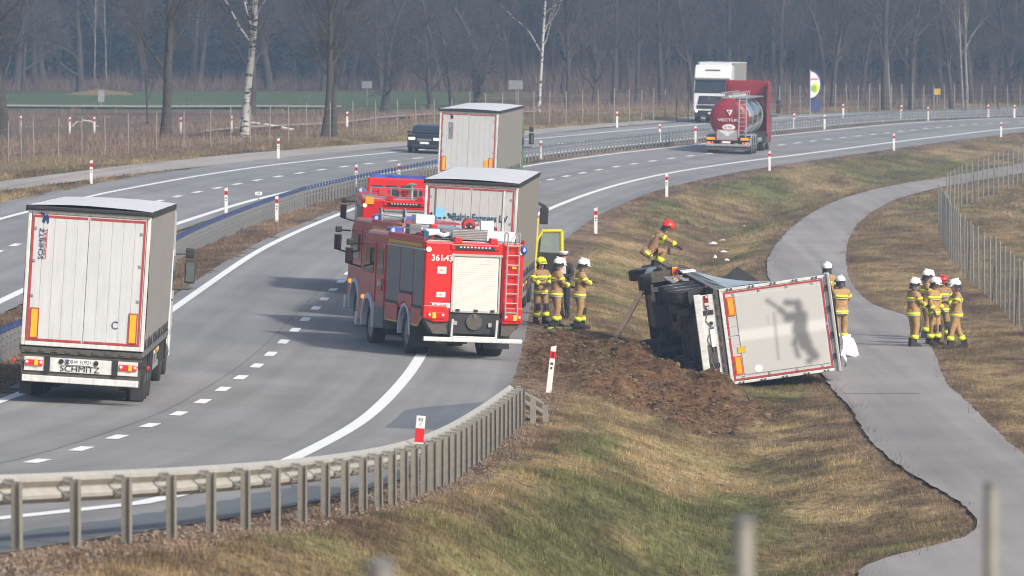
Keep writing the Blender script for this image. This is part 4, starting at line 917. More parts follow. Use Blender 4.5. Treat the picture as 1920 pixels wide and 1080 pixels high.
    for s in (-1, 1):
        sg = MB()
        for zz in (.50, .80): sg.bx(s * 1.20 - .02, s * 1.20 + .02, 6.1, 9.6, zz, zz + .12)
        for y in (6.3, 7.9, 9.4): sg.bx(s * 1.18 - .03, s * 1.18 + .01, y, y + .06, .5, 1.04)
        sg.build('side_guard', M['alu'], root)
        MB().bx(s * .85 - .06, s * .85 + .06, 10.3, 10.45, .25, 1.0).box((s * .85, 10.38, .22), (.3, .3, .06)).build('landing_leg', M['chassis'], root)
        MB().bx(s * 1.0 - .2, s * 1.0 + .2, 5.95, 6.05, .3, 1.05).build('tool_box', M['grey_plastic'], root)
        MB().box((s * 1.245, 6.6, .9), (.02, .1, .06)).box((s * 1.245, 8.6, .9), (.02, .1, .06)).build('side_marker', M['amber_lens' if lit else 'yellow_plate'], root)
def cab(root, y0, col, face='plain', H=3.75, mir='black', front_wheel=True, drive=None, lights=False, mirrors=(1, 1), name='cab'):
    """truck cab whose back wall stands at y0; nose towards +y"""
    yf = y0 + 2.25; W = 1.23
    prof = [(y0, .95), (y0, H - .12), (y0 + .25, H), (y0 + 1.35, H), (yf - .35, H - .35), (yf - .22, 2.85), (yf, 1.95), (yf + .02, .55), (yf - .12, .42), (yf - .55, .42), (yf - .62, .9), (yf - .95, 1.12), (yf - 1.35, 1.0), (yf - 1.5, .62), (y0 + .3, .62)]
    c = MB().prism(prof, -W, W, 'x').build(name, M[col], root, bevel=.07)
    g = MB(); a = Vector((0, yf - .205, 2.83)); b_ = Vector((0, yf + .008, 1.99)); g.add([(-W + .1, a.y + .012, a.z), (W - .1, a.y + .012, a.z), (W - .06, b_.y + .012, b_.z), (-W + .06, b_.y + .012, b_.z), (-W + .1, a.y - .02, a.z), (W - .1, a.y - .02, a.z), (W - .06, b_.y - .02, b_.z), (-W + .06, b_.y - .02, b_.z)], [(0, 1, 2, 3), (7, 6, 5, 4), (0, 4, 5, 1), (1, 5, 6, 2), (2, 6, 7, 3), (3, 7, 4, 0)]); g.build('windscreen', M['glass'], root)
    MB().box((0, yf - .12, 2.93), (2 * W - .1, .22, .10), (R(-12), 0, 0)).build('sun_visor', M['grey_plastic' if face == 'man' else 'black'], root, bevel=.02)
    for s in (-1, 1):
        d = MB().prism([(y0 + .75, .95), (y0 + .75, 2.85), (yf - .30, 2.85), (yf - .09, 1.95), (yf - .10, 1.15), (yf - .62, 1.02)], s * W - (.004 if s > 0 else .012), s * W + (.012 if s > 0 else .004), 'x').build('door', M[col], root)
        MB().prism([(y0 + .85, 1.95), (y0 + .85, 2.72), (yf - .36, 2.72), (yf - .16, 1.95)], s * (W + .013) - .004, s * (W + .013) + .004, 'x').build('window', M['glass'], d)
        MB().box((s * (W + .03), y0 + .92, 1.75), (.03, .16, .04)).build('handle', M['black'], d)
        if mirrors[0 if s < 0 else 1]:
            m_ = MB().tube((s * W, yf - .18, 2.75), (s * (W + .38), yf - .02, 2.78), .022).tube((s * W, yf - .1, 1.95), (s * (W + .36), yf - .02, 1.98), .022).build('mirror_arm', M['black'], root)
            MB().box((s * (W + .36), yf - .02, 2.36), (.24, .13, .52)).box((s * (W + .34), yf - .02, 2.78), (.21, .13, .22)).build('mirror', M[mir], root, bevel=.03)
            MB().box((s * (W + .36), yf - .092, 2.36), (.19, .01, .44)).build('mirror_glass', M['mirror'], m_)
        hl = MB().box((s * (W - .20), yf + .02, .78), (.32, .05, .20)).build('headlight', M['clear_lens'], root, bevel=.02)
        if lights: MB().lathe([(.075, -.01), (.075, .012)], (s * (W - .22), yf + .052, .78), 'y', 16).build('lit_bulb', M['headlamp'], hl)
        MB().box((s * (W - .03), y0 + .35, 2.6), (.03, .5, 1.1)).build('air_deflector', M[col], root, bevel=.01)
    if face == 'man':
        MB().prism([(-.95, 1.25), (-.85, 1.80), (.85, 1.80), (.95, 1.25)], yf + .005, yf + .045, 'y').build('grille', M['black'], root)
        for k in range(3): MB().box((0, yf + .055, 1.33 + k * .10), (1.5, .02, .02)).build('grille_bar', M['grey_plastic'], root)
        text('MAN', .17, M['chrome'], root, (0, yf + .06, 1.62), 'front', sx=1.5, bold=.004)
        MB().box((0, yf + .035, .62), (2.3, .05, .42)).build('lower_bumper', M['black'], root, bevel=.02)
        MB().bx(-1.0, 1.0, yf + .0, yf + .05, .95, 1.18).build('grille', M['black'], root)
        plate(root, 0, yf + .075, .66, '', face='front'); MB().bx(-.5, .5, yf - .35, yf - .30, 3.50, 3.56).build('roof_lamp_strip', M['black'], root)
    else:
        MB().box((0, yf + .015, 1.3), (1.7, .03, .6)).build('grille', M['black'], root); MB().box((0, yf + .03, .6), (2.3, .05, .3)).build('bumper', M['black'], root)
    for s in (-1, 1):
        wheel(root, s * 1.03, yf - 1.0, wd=.32)
        MB().bx(s * 1.05 - .15, s * 1.05 + .15, yf - 1.75, yf - 1.55, .35, .9).build('step', M['black'], root)
    if drive is not None:
        MB().bx(-.45, -.35, drive - .9, yf - .6, .75, 1.0).bx(.35, .45, drive - .9, yf - .6, .75, 1.0).tube((-1, drive, .5), (1, drive, .5), .09).bx(-.3, .3, drive - .3, drive + .3, .3, .75).bx(-.5, .5, yf - 1.9, yf - .3, .45, 1.1).build('chassis_frame', M['chassis'], root)
        for s in (-1, 1):
            wheel(root, s * .92, drive, wd=.56)
            pr = [(drive + .66 * math.cos(a), .5 + .64 * math.sin(a)) for a in np.linspace(0, math.pi, 9)] + [(drive + .62 * math.cos(a), .5 + .60 * math.sin(a)) for a in np.linspace(math.pi, 0, 9)]
            MB().prism(pr, s * .94 - .32, s * .94 + .32, 'x').build('mudguard', M['black'], root)
            MB().tube((s * 1.0, y0 - 1.1, .62), (s * 1.0, y0 + .2, .62), .28, n=16).build('fuel_tank', M['alu' if s < 0 else 'chassis'], root)
def logo(root, x, z, sc=1.0):
    text('SCHMITZ', .155 * sc, M['navy'], root, (x, -.010, z), spin=R(90), sx=1.15, depth=.003); text('CARGOBULL', .125 * sc, M['red_print'], root, (x + .10 * sc, -.010, z), spin=R(90), depth=.003)
    # emblem: a little trumpeting beast of plain rounded shapes
    e = MB(); zz = 0; x_, z_ = x, z + .53 * sc; x = 0
    e.prism([(x - .06, zz), (x - .02, zz + .16), (x + .09, zz + .20), (x + .13, zz + .10), (x + .13, zz - .04), (x + .09, zz - .06), (x + .07, zz + .04), (x + .03, zz + .02), (x + .02, zz - .05)], -.010, -.005, 'y').prism([(x - .02, zz + .16), (x - .10, zz + .20), (x - .12, zz + .26), (x - .06, zz + .24), (x + .02, zz + .19)], -.010, -.005, 'y'); e.xf(Matrix.Translation((x_ + .03, 0, z_)) @ Matrix.Diagonal((.72, 1, .72, 1))); e.build('emblem', M['navy'], root)

# --- left truck
t1 = place('curtain_sider_truck', -8.72, 127.6, -.9, 'white doored curtain-side semi trailer driving away in the left lane, nearest to the camera', 'truck', roll=3.6)
t1.scale = (.97, 1, 1); t1.location.x += .06
trailer(t1); cab(t1, 14.2, 'white_paint', drive=12.2); logo(t1, -.96, 3.16, .84)
tr_ = MB(); 
for i in range(14):
    a0, a1 = math.pi * (.25 + i * .11), math.pi * (.25 + (i + 1) * .11); tr_.tube((.66 + .07 * math.cos(a0), -.006, 1.62 + .07 * math.sin(a0)), (.66 + .07 * math.cos(a1), -.006, 1.62 + .07 * math.sin(a1)), .009, n=5)
tr_.build('ring_mark', M['navy'], t1)
# --- farther grey trailer
t2 = place('curtain_sider_truck', -2.0, 276.0, 4.6, 'pale grey semi trailer with brown side curtain driving away beyond the white roofed trailer', 'truck', roll=2.4)
trailer(t2, door='grey_door', curtain='curtain_brown', tape='red_tape', plate_t=''); _b = set(t2.children); cab(t2, 14.2, 'green_paint', drive=12.2, H=3.4)
for q in t2.children:
    if q not in _b: q.scale = (.93, 1, 1); q.location.x *= .97; logo(t2, -.80, 3.0, 1.0)
MB().box((W2 := .82, -.02, 1.62), (.16, .02, .30)).build('warning_label', M['orange_plate'], t2)
# --- stopped trailer on the shoulder
t3 = place('curtain_sider_truck', -1.28, 173.7, 2.7, 'parked semi trailer with bright white roof and teal lettering, yellow tractor with its door open', 'truck', roll=2.9)
trailer(t3, door='grey_door', curtain='curtain_brown', plate_t='', maker=False); _b = set(t3.children); cab(t3, 14.2, 'yellow_paint', drive=12.2, H=3.2, mirrors=(1, 0))
for q in t3.children:
    if q not in _b: q.scale = (.88, 1, 1); q.location.x *= .95
text('Baltic Express LV', .27, M['teal'], t3, (.26, -.012, 2.93), sx=.80, bold=.003)
e = MB()
for s in (-1, 1): e.prism([(-.83 + s * .26, 2.890), (-.83 + s * .36, 2.890), (-.83 + s * .30, 2.990), (-.83 + s * .22, 3.040), (-.83 + s * .20, 2.990)], -.012, -.004, 'y')
e.bx(-1.0, -.93, -.012, -.004, 2.870, 2.915).bx(-.87, -.79, -.012, -.004, 2.860, 2.900).bx(-.73, -.66, -.012, -.004, 2.870, 2.915); e.build('emblem', M['teal'], t3)
MB().prism([(-.83 + .15 * math.cos(a), 3.030 + .15 * math.sin(a)) for a in np.linspace(0, 2 * math.pi, 16, endpoint=False)], -.010, -.004, 'y').build('emblem', M['skyblue'], t3)
MB().bx(1.0 - .13, 1.0 - .08, -.03, -.005, 1.25, 3.7).build('locking_bar', M['frame_white'], t3); MB().bx(-.98, -.95, -.02, -.005, 1.25, 3.7).build('locking_bar', M['grey_plastic'], t3)
dr = MB(); 
fr_ = [(0, .75), (0, 1.62), (.42, 2.28), (.95, 2.32), (1.02, 1.62), (1.02, .75)]
door3 = MB().prism([(1.02, .85), (1.02, 1.50), (2.00, 1.50), (2.00, .85)], 15.55, 15.61, 'y').build('open_door', M['black'], t3, bevel=.015)
q = MB(); P_ = [(1.04, 15.58, 1.48), (1.34, 15.58, 2.12), (1.92, 15.58, 2.16), (1.96, 15.58, 1.48)]
for a, b in zip(P_[:-1], P_[1:]): q.tube(a, b, .05, n=8)
q.build('window_frame', M['yellow_paint'], door3); MB().tube((1.28, 15.57, 1.48), (1.30, 15.57, 2.06), .025).build('window_bar', M['black'], door3)
MB().prism([(1.08, 1.5), (1.36, 2.09), (1.89, 2.13), (1.92, 1.5)], 15.575, 15.585, 'y').build('window_pane', M['glass_lt'], door3)
MB().prism([(14.0, 1.0), (14.0, 2.5), (14.15, 2.55), (14.3, 1.9), (14.35, 1.0)], 1.22, 1.285, 'x').build('side_fairing', M['yellow_paint'], t3, bevel=.02)
MB().box((1.40, 14.9, 2.60), (.25, .14, .5)).box((1.32, 14.9, 2.92), (.3, .1, .09), (0, R(25), 0)).build('mirror', M['black'], t3, bevel=.03)

# --- black car on the far carriageway
def make_car():
    X, Y = hitp(803, 286); r = place('car', X, Y + 0, 180 + 5.5, 'black oncoming crossover with its headlights on, on the left carriageway', 'car', roll=-2.2)
    s = [(-2.2, .35), (-2.22, .78), (-2.05, .98), (-1.05, 1.03), (-.25, 1.42), (.2, 1.50), (1.3, 1.47), (2.05, 1.12), (2.22, .95), (2.25, .4), (1.95, .22), (-1.9, .22)]
    s = [(-a, b) for a, b in s]     # nose towards +y
    body = MB(); prof = sorted(s, key=lambda p: 0)
    n = len(s); v = []; f = []
    for x, k in ((-.90, .94), (-.84, 1.0), (.84, 1.0), (.90, .94)):
        for (y, z) in s:
            xx = x * (1 - .20 * max(0, (z - .98)) / .5); v.append((xx, y * (1 if abs(x) < .85 else .985), z if z < .9 else z * (1 if abs(x) < .85 else .985)))
    for j in range(3):
        for i in range(n): f.append((j * n + i, j * n + (i + 1) % n, (j + 1) * n + (i + 1) % n, (j + 1) * n + i))
    f += [tuple(range(n)), tuple(range(3 * n, 4 * n))]; body.add(v, f); body.build('body', M['car_black'], r, bevel=.03)
    MB().add([(-.70, 1.06, 1.065), (.70, 1.06, 1.065), (.60, .32, 1.43), (-.60, .32, 1.43)], [(0, 1, 2, 3)]) if False else None
    w_ = MB(); w_.add([(-.74, 1.02, 1.07), (.74, 1.02, 1.07), (.62, .30, 1.425), (-.62, .30, 1.425), (-.74, .98, 1.03), (.74, .98, 1.03), (.62, .26, 1.39), (-.62, .26, 1.39)], [(0, 1, 2, 3), (7, 6, 5, 4), (0, 4, 5, 1), (1, 5, 6, 2), (2, 6, 7, 3), (3, 7, 4, 0)]); w_.build('windscreen', M['glass'], r)
    for sx in (-1, 1):
        MB().box((sx * .66, 2.17, .76), (.34, .10, .13)).build('headlight', M['headlamp'], r, bevel=.02); MB().box((sx * .97, .85, 1.08), (.18, .12, .12)).build('mirror', M['car_black'], r, bevel=.02)
        for yy in (1.38, -1.35): wheel(r, sx * .80, yy, r=.34, wd=.23)
        MB().prism([(-1.1, 1.06), (-.9, 1.38), (.25, 1.40), (.85, 1.05)], sx * .80 - .012, sx * .80 + .012, 'x').build('side_window', M['glass'], r)
    MB().box((0, 2.22, .72), (.75, .05, .12)).build('grille', M['grey_plastic'], r); MB().box((0, 2.20, .40), (1.3, .08, .16)).build('lower_grille', M['black'], r); plate(r, 0, 2.26, .55, '', face='front')
make_car()
# --- white oncoming truck
X, Y = hitp(1338, 232)
t4 = place('box_truck', X + 1.15, Y + 8.6, 180 + 8.5, 'white oncoming lorry with grey curtain sides and dark windscreen on the left carriageway', 'truck', roll=-1.0)
cab(t4, 6.6, 'white_paint', face='man', lights=True, H=3.85); 
MB().bx(-1.27, 1.27, -.2, 6.4, 1.1, 3.98).build('box_body', M['curtain'], t4, bevel=.02); MB().bx(-1.29, 1.29, -.22, 6.42, 3.985, 4.03).build('roof', M['frame_white'], t4)
MB().prism([(6.7, 3.6), (6.7, 4.05), (7.1, 4.02), (8.3, 3.72), (8.3, 3.6)], -1.05, 1.05, 'x').build('roof_deflector', M['white_paint'], t4, bevel=.05)
MB().bx(-.5, -.4, 0, 7, .8, 1.0).bx(.4, .5, 0, 7, .8, 1.0).build('chassis_frame', M['chassis'], t4)
for s in (-1, 1): wheel(t4, s * .95, 1.4, wd=.55)
# --- tanker
X, Y = hitp(1364, 289)
t5 = place('tanker_truck', X, Y, 7.5, 'dark red and chrome tanker truck driving away in the right lane', 'truck', roll=1.4)
TZ, TR_, TL = 2.02, 1.12, 10.6
tk = MB(); prof = [(.02, .15), (.5, .18), (.85, .26), (1.03, .38), (TR_, .58), (TR_, .60)]; tk.lathe([(r_, h) for r_, h in prof], (0, 0, TZ), 'y', 40); tk.build('tank_end', M['tank_red'], t5, smooth_=True)
MB().lathe([(TR_ - .004, .60), (TR_ - .004, TL - .3), (TR_ * .9, TL), (.02, TL + .1)], (0, 0, TZ), 'y', 40).build('tank_shell', M['chrome'], t5, smooth_=True)
for k in range(3): MB().lathe([(TR_ + .012, 0), (TR_ + .02, .07)], (0, 2.8 + 3 * k, TZ), 'y', 40).build('tank_band', M['alu'], t5)
text('VECTUR', .23, M['white_print'], t5, (-.02, .10, TZ - .12), sx=1.35, depth=.03)
MB().prism([(-.14, 2.48), (.22, 2.48), (.06, 2.16)], .08, .14, 'y').build('emblem', M['white_print'], t5); MB().prism([(-.06, 2.43), (.08, 2.43), (.03, 2.28)], .07, .078, 'y').build('emblem', M['tank_red'], t5)
MB().prism([(.02 + .36 * math.cos(a), 1.50 + .17 * math.sin(a)) for a in np.linspace(0, 2 * math.pi, 24, endpoint=False)], .02, .3, 'y').build('oval_badge', M['white_print'], t5); text('G', .2, M['navy'], t5, (-.15, .01, 1.50), sx=1.2); text('TM', .17, M['navy'], t5, (.10, .01, 1.50), sx=1.2)
for x in (-.45, .42): MB().ell((x, .25, 2.78), (.04, .05, .04)).build('top_lamp', M['red_lens'], t5)
ld = MB()
for x in (.60, 1.0): ld.tube((x, -.02, .95), (x, -.02, 3.25), .035)
for k in range(9): ld.tube((.60, -.02, 1.1 + k * .24), (1.0, -.02, 1.1 + k * .24), .022)
for x in (.60, 1.0): ld.tube((x, -.02, 3.25), (x, 1.2, 3.2), .03)
ld.build('ladder', M['alu'], t5)
MB().bx(-.45, 1.0, .6, TL, 3.12, 3.17).build('walkway', M['alu'], t5)
rl = MB(); 
for x in (-.45, .2): 
    rl.tube((x, .5, 3.42), (x, TL, 3.42), .025)
    for k in range(9): rl.tube((x, .5 + k * 1.2, 3.1), (x, .5 + k * 1.2, 3.42), .02)
for k in range(5): rl.lathe([(.22, 0), (.22, .14)], (-.12, 1.3 + k * 2, 3.14), 'z', 16)
rl.build('roof_rail', M['alu'], t5)
MB().bx(-.62, .52, -.05, .0, .78, 1.35).build('hatch', M['alu'], t5); MB().prism([(-.56, 1.32), (.46, 1.32), (-.05, .98)], -.075, -.055, 'y').build('folded_panel', M['frame_white'], t5)
for a in ((-.66, .56, .76, .80), (-.66, .56, 1.35, 1.39), (-.66, -.62, .80, 1.35), (.52, .56, .80, 1.35)): MB().bx(a[0], a[1], -.062, -.05, a[2], a[3]).build('contour_tape', M['red_tape'], t5)
for s in (-1, 1):
    marker(t5, s * .96, -.04, .86, w_=.48, h_=.15, bcol='black'); tail_light(t5, s * 1.0, -.03, .62, flip=s, lit=True)
MB().box((0, -.02, .50), (2.5, .10, .13)).build('bumper_bar', M['alu'], t5, bevel=.02); MB().box((0, .06, .34), (2.46, .1, .22)).build('under_run_guard', M['chassis'], t5); MB().box((0, .2, .85), (2.4, .2, .35)).build('rear_box', M['black'], t5); plate(t5, -.1, -.03, .66, '')
MB().bx(-.5, -.38, .3, TL, .80, 1.0).bx(.38, .5, .3, TL, .80, 1.0).bx(-1.2, 1.2, .6, 4.9, .98, 1.05).build('chassis_frame', M['chassis'], t5)
for y in (1.5, 2.8, 4.1):
    for s in (-1, 1): wheel(t5, s * 1.05, y, wd=.385); MB().prism([(y + .62 * math.cos(a), .5 + .6 * math.sin(a)) for a in np.linspace(0, math.pi, 9)] + [(y + .59 * math.cos(a), .5 + .57 * math.sin(a)) for a in np.linspace(math.pi, 0, 9)], s * 1.05 - .2, s * 1.05 + .2, 'x').build('mudguard', M['alu'], t5)
for s in (-1, 1): MB().tube((s * 1.12, 5, .7), (s * 1.12, 7.5, .7), .13, n=12).build('hose_tube', M['alu'], t5)
cab(t5, 11.2, 'tank_red', drive=9.6, H=3.85); MB().bx(-1.0, 1.0, 11.12, 11.17, .9, 3.6).build('cab_back', M['tank_red'], t5); MB().prism([(11.2, 3.5), (11.2, 4.02), (12.2, 3.98), (13.0, 3.7)], -1.2, 1.2, 'x').build('roof_deflector', M['tank_red'], t5, bevel=.04)
for s in (-1, 1): MB().bx(s * 1.22 - .03, s * 1.22 + .03, 10.45, 11.2, 1.0, 3.95).build('side_fairing', M['tank_red'], t5, bevel=.02); MB().bx(s * 1.185 - .004, s * 1.185 + .004, 10.5, 11.2, 1.0, 3.85).build('fairing_lining', M['black'], t5)

# --- the overturned truck
WRH = -3.2; WPHI = 82.3
s_w = 76.3; Yw = F / s_w
# lower rear corner of the sill (trailer x = +1.265, z = 1.1) is pinned to its spot on the bank
def wreck_matrix():
    return Matrix.Rotation(-R(WRH), 4, 'Z') @ Matrix.Rotation(R(-.1), 4, 'X') @ Matrix.Rotation(R(WPHI), 4, 'Y')
Mx = wreck_matrix(); pin = Mx @ Vector((1.265 * .94, 0, 1.12 * .985)); d = ray(1371, 722); tgt = Vector((d[0] * Yw / d[1], Yw, HC + d[2] * Yw / d[1]))
loc = tgt - pin
tw = empty('overturned_truck', loc, (R(.5) * 1, R(WPHI), -R(WRH)), 'semi truck lying on its right side in the roadside ditch with its dirty underside showing', 'truck')
tw.scale = (.94, 1, .985); tw.rotation_mode = 'XYZ'; tw.rotation_euler = Mx.to_euler('XYZ')
trailer(tw, door='grey_door', curtain='roof_blue', roof='roof_blue', tape='red_tape', plate_t='', maker=False, lit=False, markers=False, L=13.6, bdz=.12, crush=1.35)
text('SCHMITZ', .13, M['dark_print'], tw, (.0, .042, .82), sx=1.2, bold=.002)
for s in (-1, 1): marker(tw, s * .78, -.014, 1.37, w_=.44, h_=.13, col='orange_plate', bcol='red_orange')
MB().bx(.30, .46, -.014, -.006, 1.40, 1.60).build('faded_label', M['yellow_stripe'], tw); MB().lathe([(.10, 0), (.10, .006)], (.93, -.012, 1.86), 'y', 20).build('round_sticker', M['white_print'], tw)
for x0 in (-.95, -.4, .3, .85):   # latches along roof edge and frame
    MB().box((x0, -.03, 3.80), (.10, .05, .05)).box((x0 + .09, -.03, 3.80), (.02, .06, .09)).build('latch', M['black'], tw)
for zz in (1.35, 1.9, 2.45, 3.0, 3.5):
    for s in (-1, 1): MB().box((s * 1.235, -.02, zz), (.05, .04, .035)).box((s * 1.235, -.02, zz + .09), (.05, .04, .035)).build('hinge', M['chassis'], tw)
# curved cable runs on the light panel
cp = MB(); pts = [(-1.0 + 2.0 * i / 24, .03, .76 + .07 * math.sin(i * .9) * (1 if 5 < i < 20 else .3)) for i in range(25)]; cp.path(pts, .012, 5); cp.build('cable', M['grey_plastic'], tw)
# soft blurred beast print on the doors
def soft_print():
    nx, nz = 110, 120; xs = np.linspace(-1.05, 1.05, nx); zs = np.linspace(1.48, 3.66, nz); X, Z = np.meshgrid(xs, zs); D = np.zeros_like(X)
    def cap(ax, az, bx, bz, r, amp=1., soft=.07):
        t = np.clip(((X - ax) * (bx - ax) + (Z - az) * (bz - az)) / max((bx - ax) ** 2 + (bz - az) ** 2, 1e-6), 0, 1); d = np.hypot(X - ax - t * (bx - ax), Z - az - t * (bz - az)) - r
        return amp * (1 - sstep(-soft, soft, d))
    # wreck frame: +z is towards the right of the picture, -x is up
    A, B, C, Dd, E, Fp, Gp, Hp, I, J, K, Lp = (-.80, 2.3), (-.53, 2.58), (-.29, 2.77), (-.68, 2.77), (-.62, 3.03), (-.28, 3.06), (.09, 3.0), (.46, 3.1), (.80, 3.28), (.92, 3.14), (.42, 2.84), (.74, 2.88)
    L_ = [(*A, *B, .045), (*B, *C, .08), (*Dd, *E, .085), (*E, *Fp, .11), (*C, *Fp, .14), (*Fp, *Gp, .19), (*Gp, *Hp, .18), (*Hp, *I, .13), (*I, *J, .08), (*K, *Lp, .06), (*Gp, *K, .09)]
    for l in L_: D = np.maximum(D, cap(*l, amp=.82, soft=.10))
    D = np.maximum(D, cap(-.45, 2.42, .75, 2.38, .035, .42, .06)); D = np.maximum(D, cap(-.4, 2.25, -.2, 2.25, .03, .2, .05))
    c0 = np.array((.50, .49, .475)); c1 = np.array((.085, .085, .09)); B_ = cap(.02, 1.0, .02, 4.5, .14, .8, .07) * (Z > 1.2); c0 = c0 * (1 - B_[..., None]) + np.array((.66, .66, .65)) * B_[..., None]; D = np.maximum(D, cap(-.5, 3.0, -.2, 3.05, .05, .5)); C_ = c0 * (1 - D[..., None]) + c1 * D[..., None]
    me = grid_mesh('blurred_print', X, np.full_like(X, -.006), Z, C_); m, n, b = newmat('soft door print'); at = n.nodes.new('ShaderNodeVertexColor'); at.layer_name = 'Col'; n.links.new(at.outputs[0], b.inputs['Base Color']); b.inputs['Roughness'].default_value = .55
    o = link_mesh('blurred_print', me, m, tw); sd = o.modifiers.new('thickness', 'SOLIDIFY'); sd.thickness = .002; return o
soft_print()
# tractor, slightly slewed against the trailer
tc_ = empty('tractor_unit', (0, 0, 0), (0, 0, 0)); tc_.parent = tw; tc_.location = (-.05, 0, -.05); 
bpy.data.objects.remove(tc_)
_b = set(tw.children); cab(tw, 14.2, 'black', drive=12.2, H=2.7, mirrors=(0, 0))
for q in tw.children:
    if q in _b or q.type != 'MESH' or q.name.startswith(('wheel', 'mudguard', 'chassis')): continue
    for g_ in [q] + list(q.children):
        for v_ in g_.data.vertices: v_.co.x += .62 * max(0, v_.co.z - .9)
MB().bx(-1.34, -1.0, 11.3, 13.2, .62, .75).bx(-1.30, -1.0, 11.2, 11.3, .3, 1.2).build('rear_fender', M['chassis_brown'], tw)
MB().box((-1.15, 11.18, .95), (.40, .04, .13)).build('tail_light', M['amber_lens'], tw); MB().box((-1.22, 11.16, .95), (.20, .04, .12)).build('tail_light', M['red_orange'], tw)
MB().bx(-.9, .2, 6.4, 9.2, .55, .98).build('pallet_box', M['chassis'], tw); MB().box((.6, .3, .72), (.9, .5, .35)).build('rear_box', M['chassis_brown'], tw)
MB().box((.55, .24, .60), (.12, .05, .12)).box((1.02, .3, .45), (.12, .05, .10)).build('reflector', M['red_orange'], tw)
MB().tube((-.6, 1.0, .75), (.9, 1.0, .75), .13, n=12).tube((-.5, 1.45, .6), (.7, 1.45, .6), .10, n=12).tube((.0, .4, .62), (.9, .4, .66), .07).build('air_tank', M['chassis'], tw)
sp = MB().lathe([(.5, -.13), (.5, .13), (.3, .13), (.3, -.13)], (0, 0, 0), 'z', 24).xf(Matrix.Translation((-.55, 7.8, .58))); sp.build('spare_wheel', M['rubber'], tw, smooth_=False)
for k in range(7): MB().path([(random.uniform(-.8, .9), .5 + k * .7, .75), (random.uniform(-.8, .9), 1.2 + k * .7, .62), (random.uniform(-.8, .9), 2.0 + k * .7, .78)], .018, 5).build('hose', M['black'], tw)

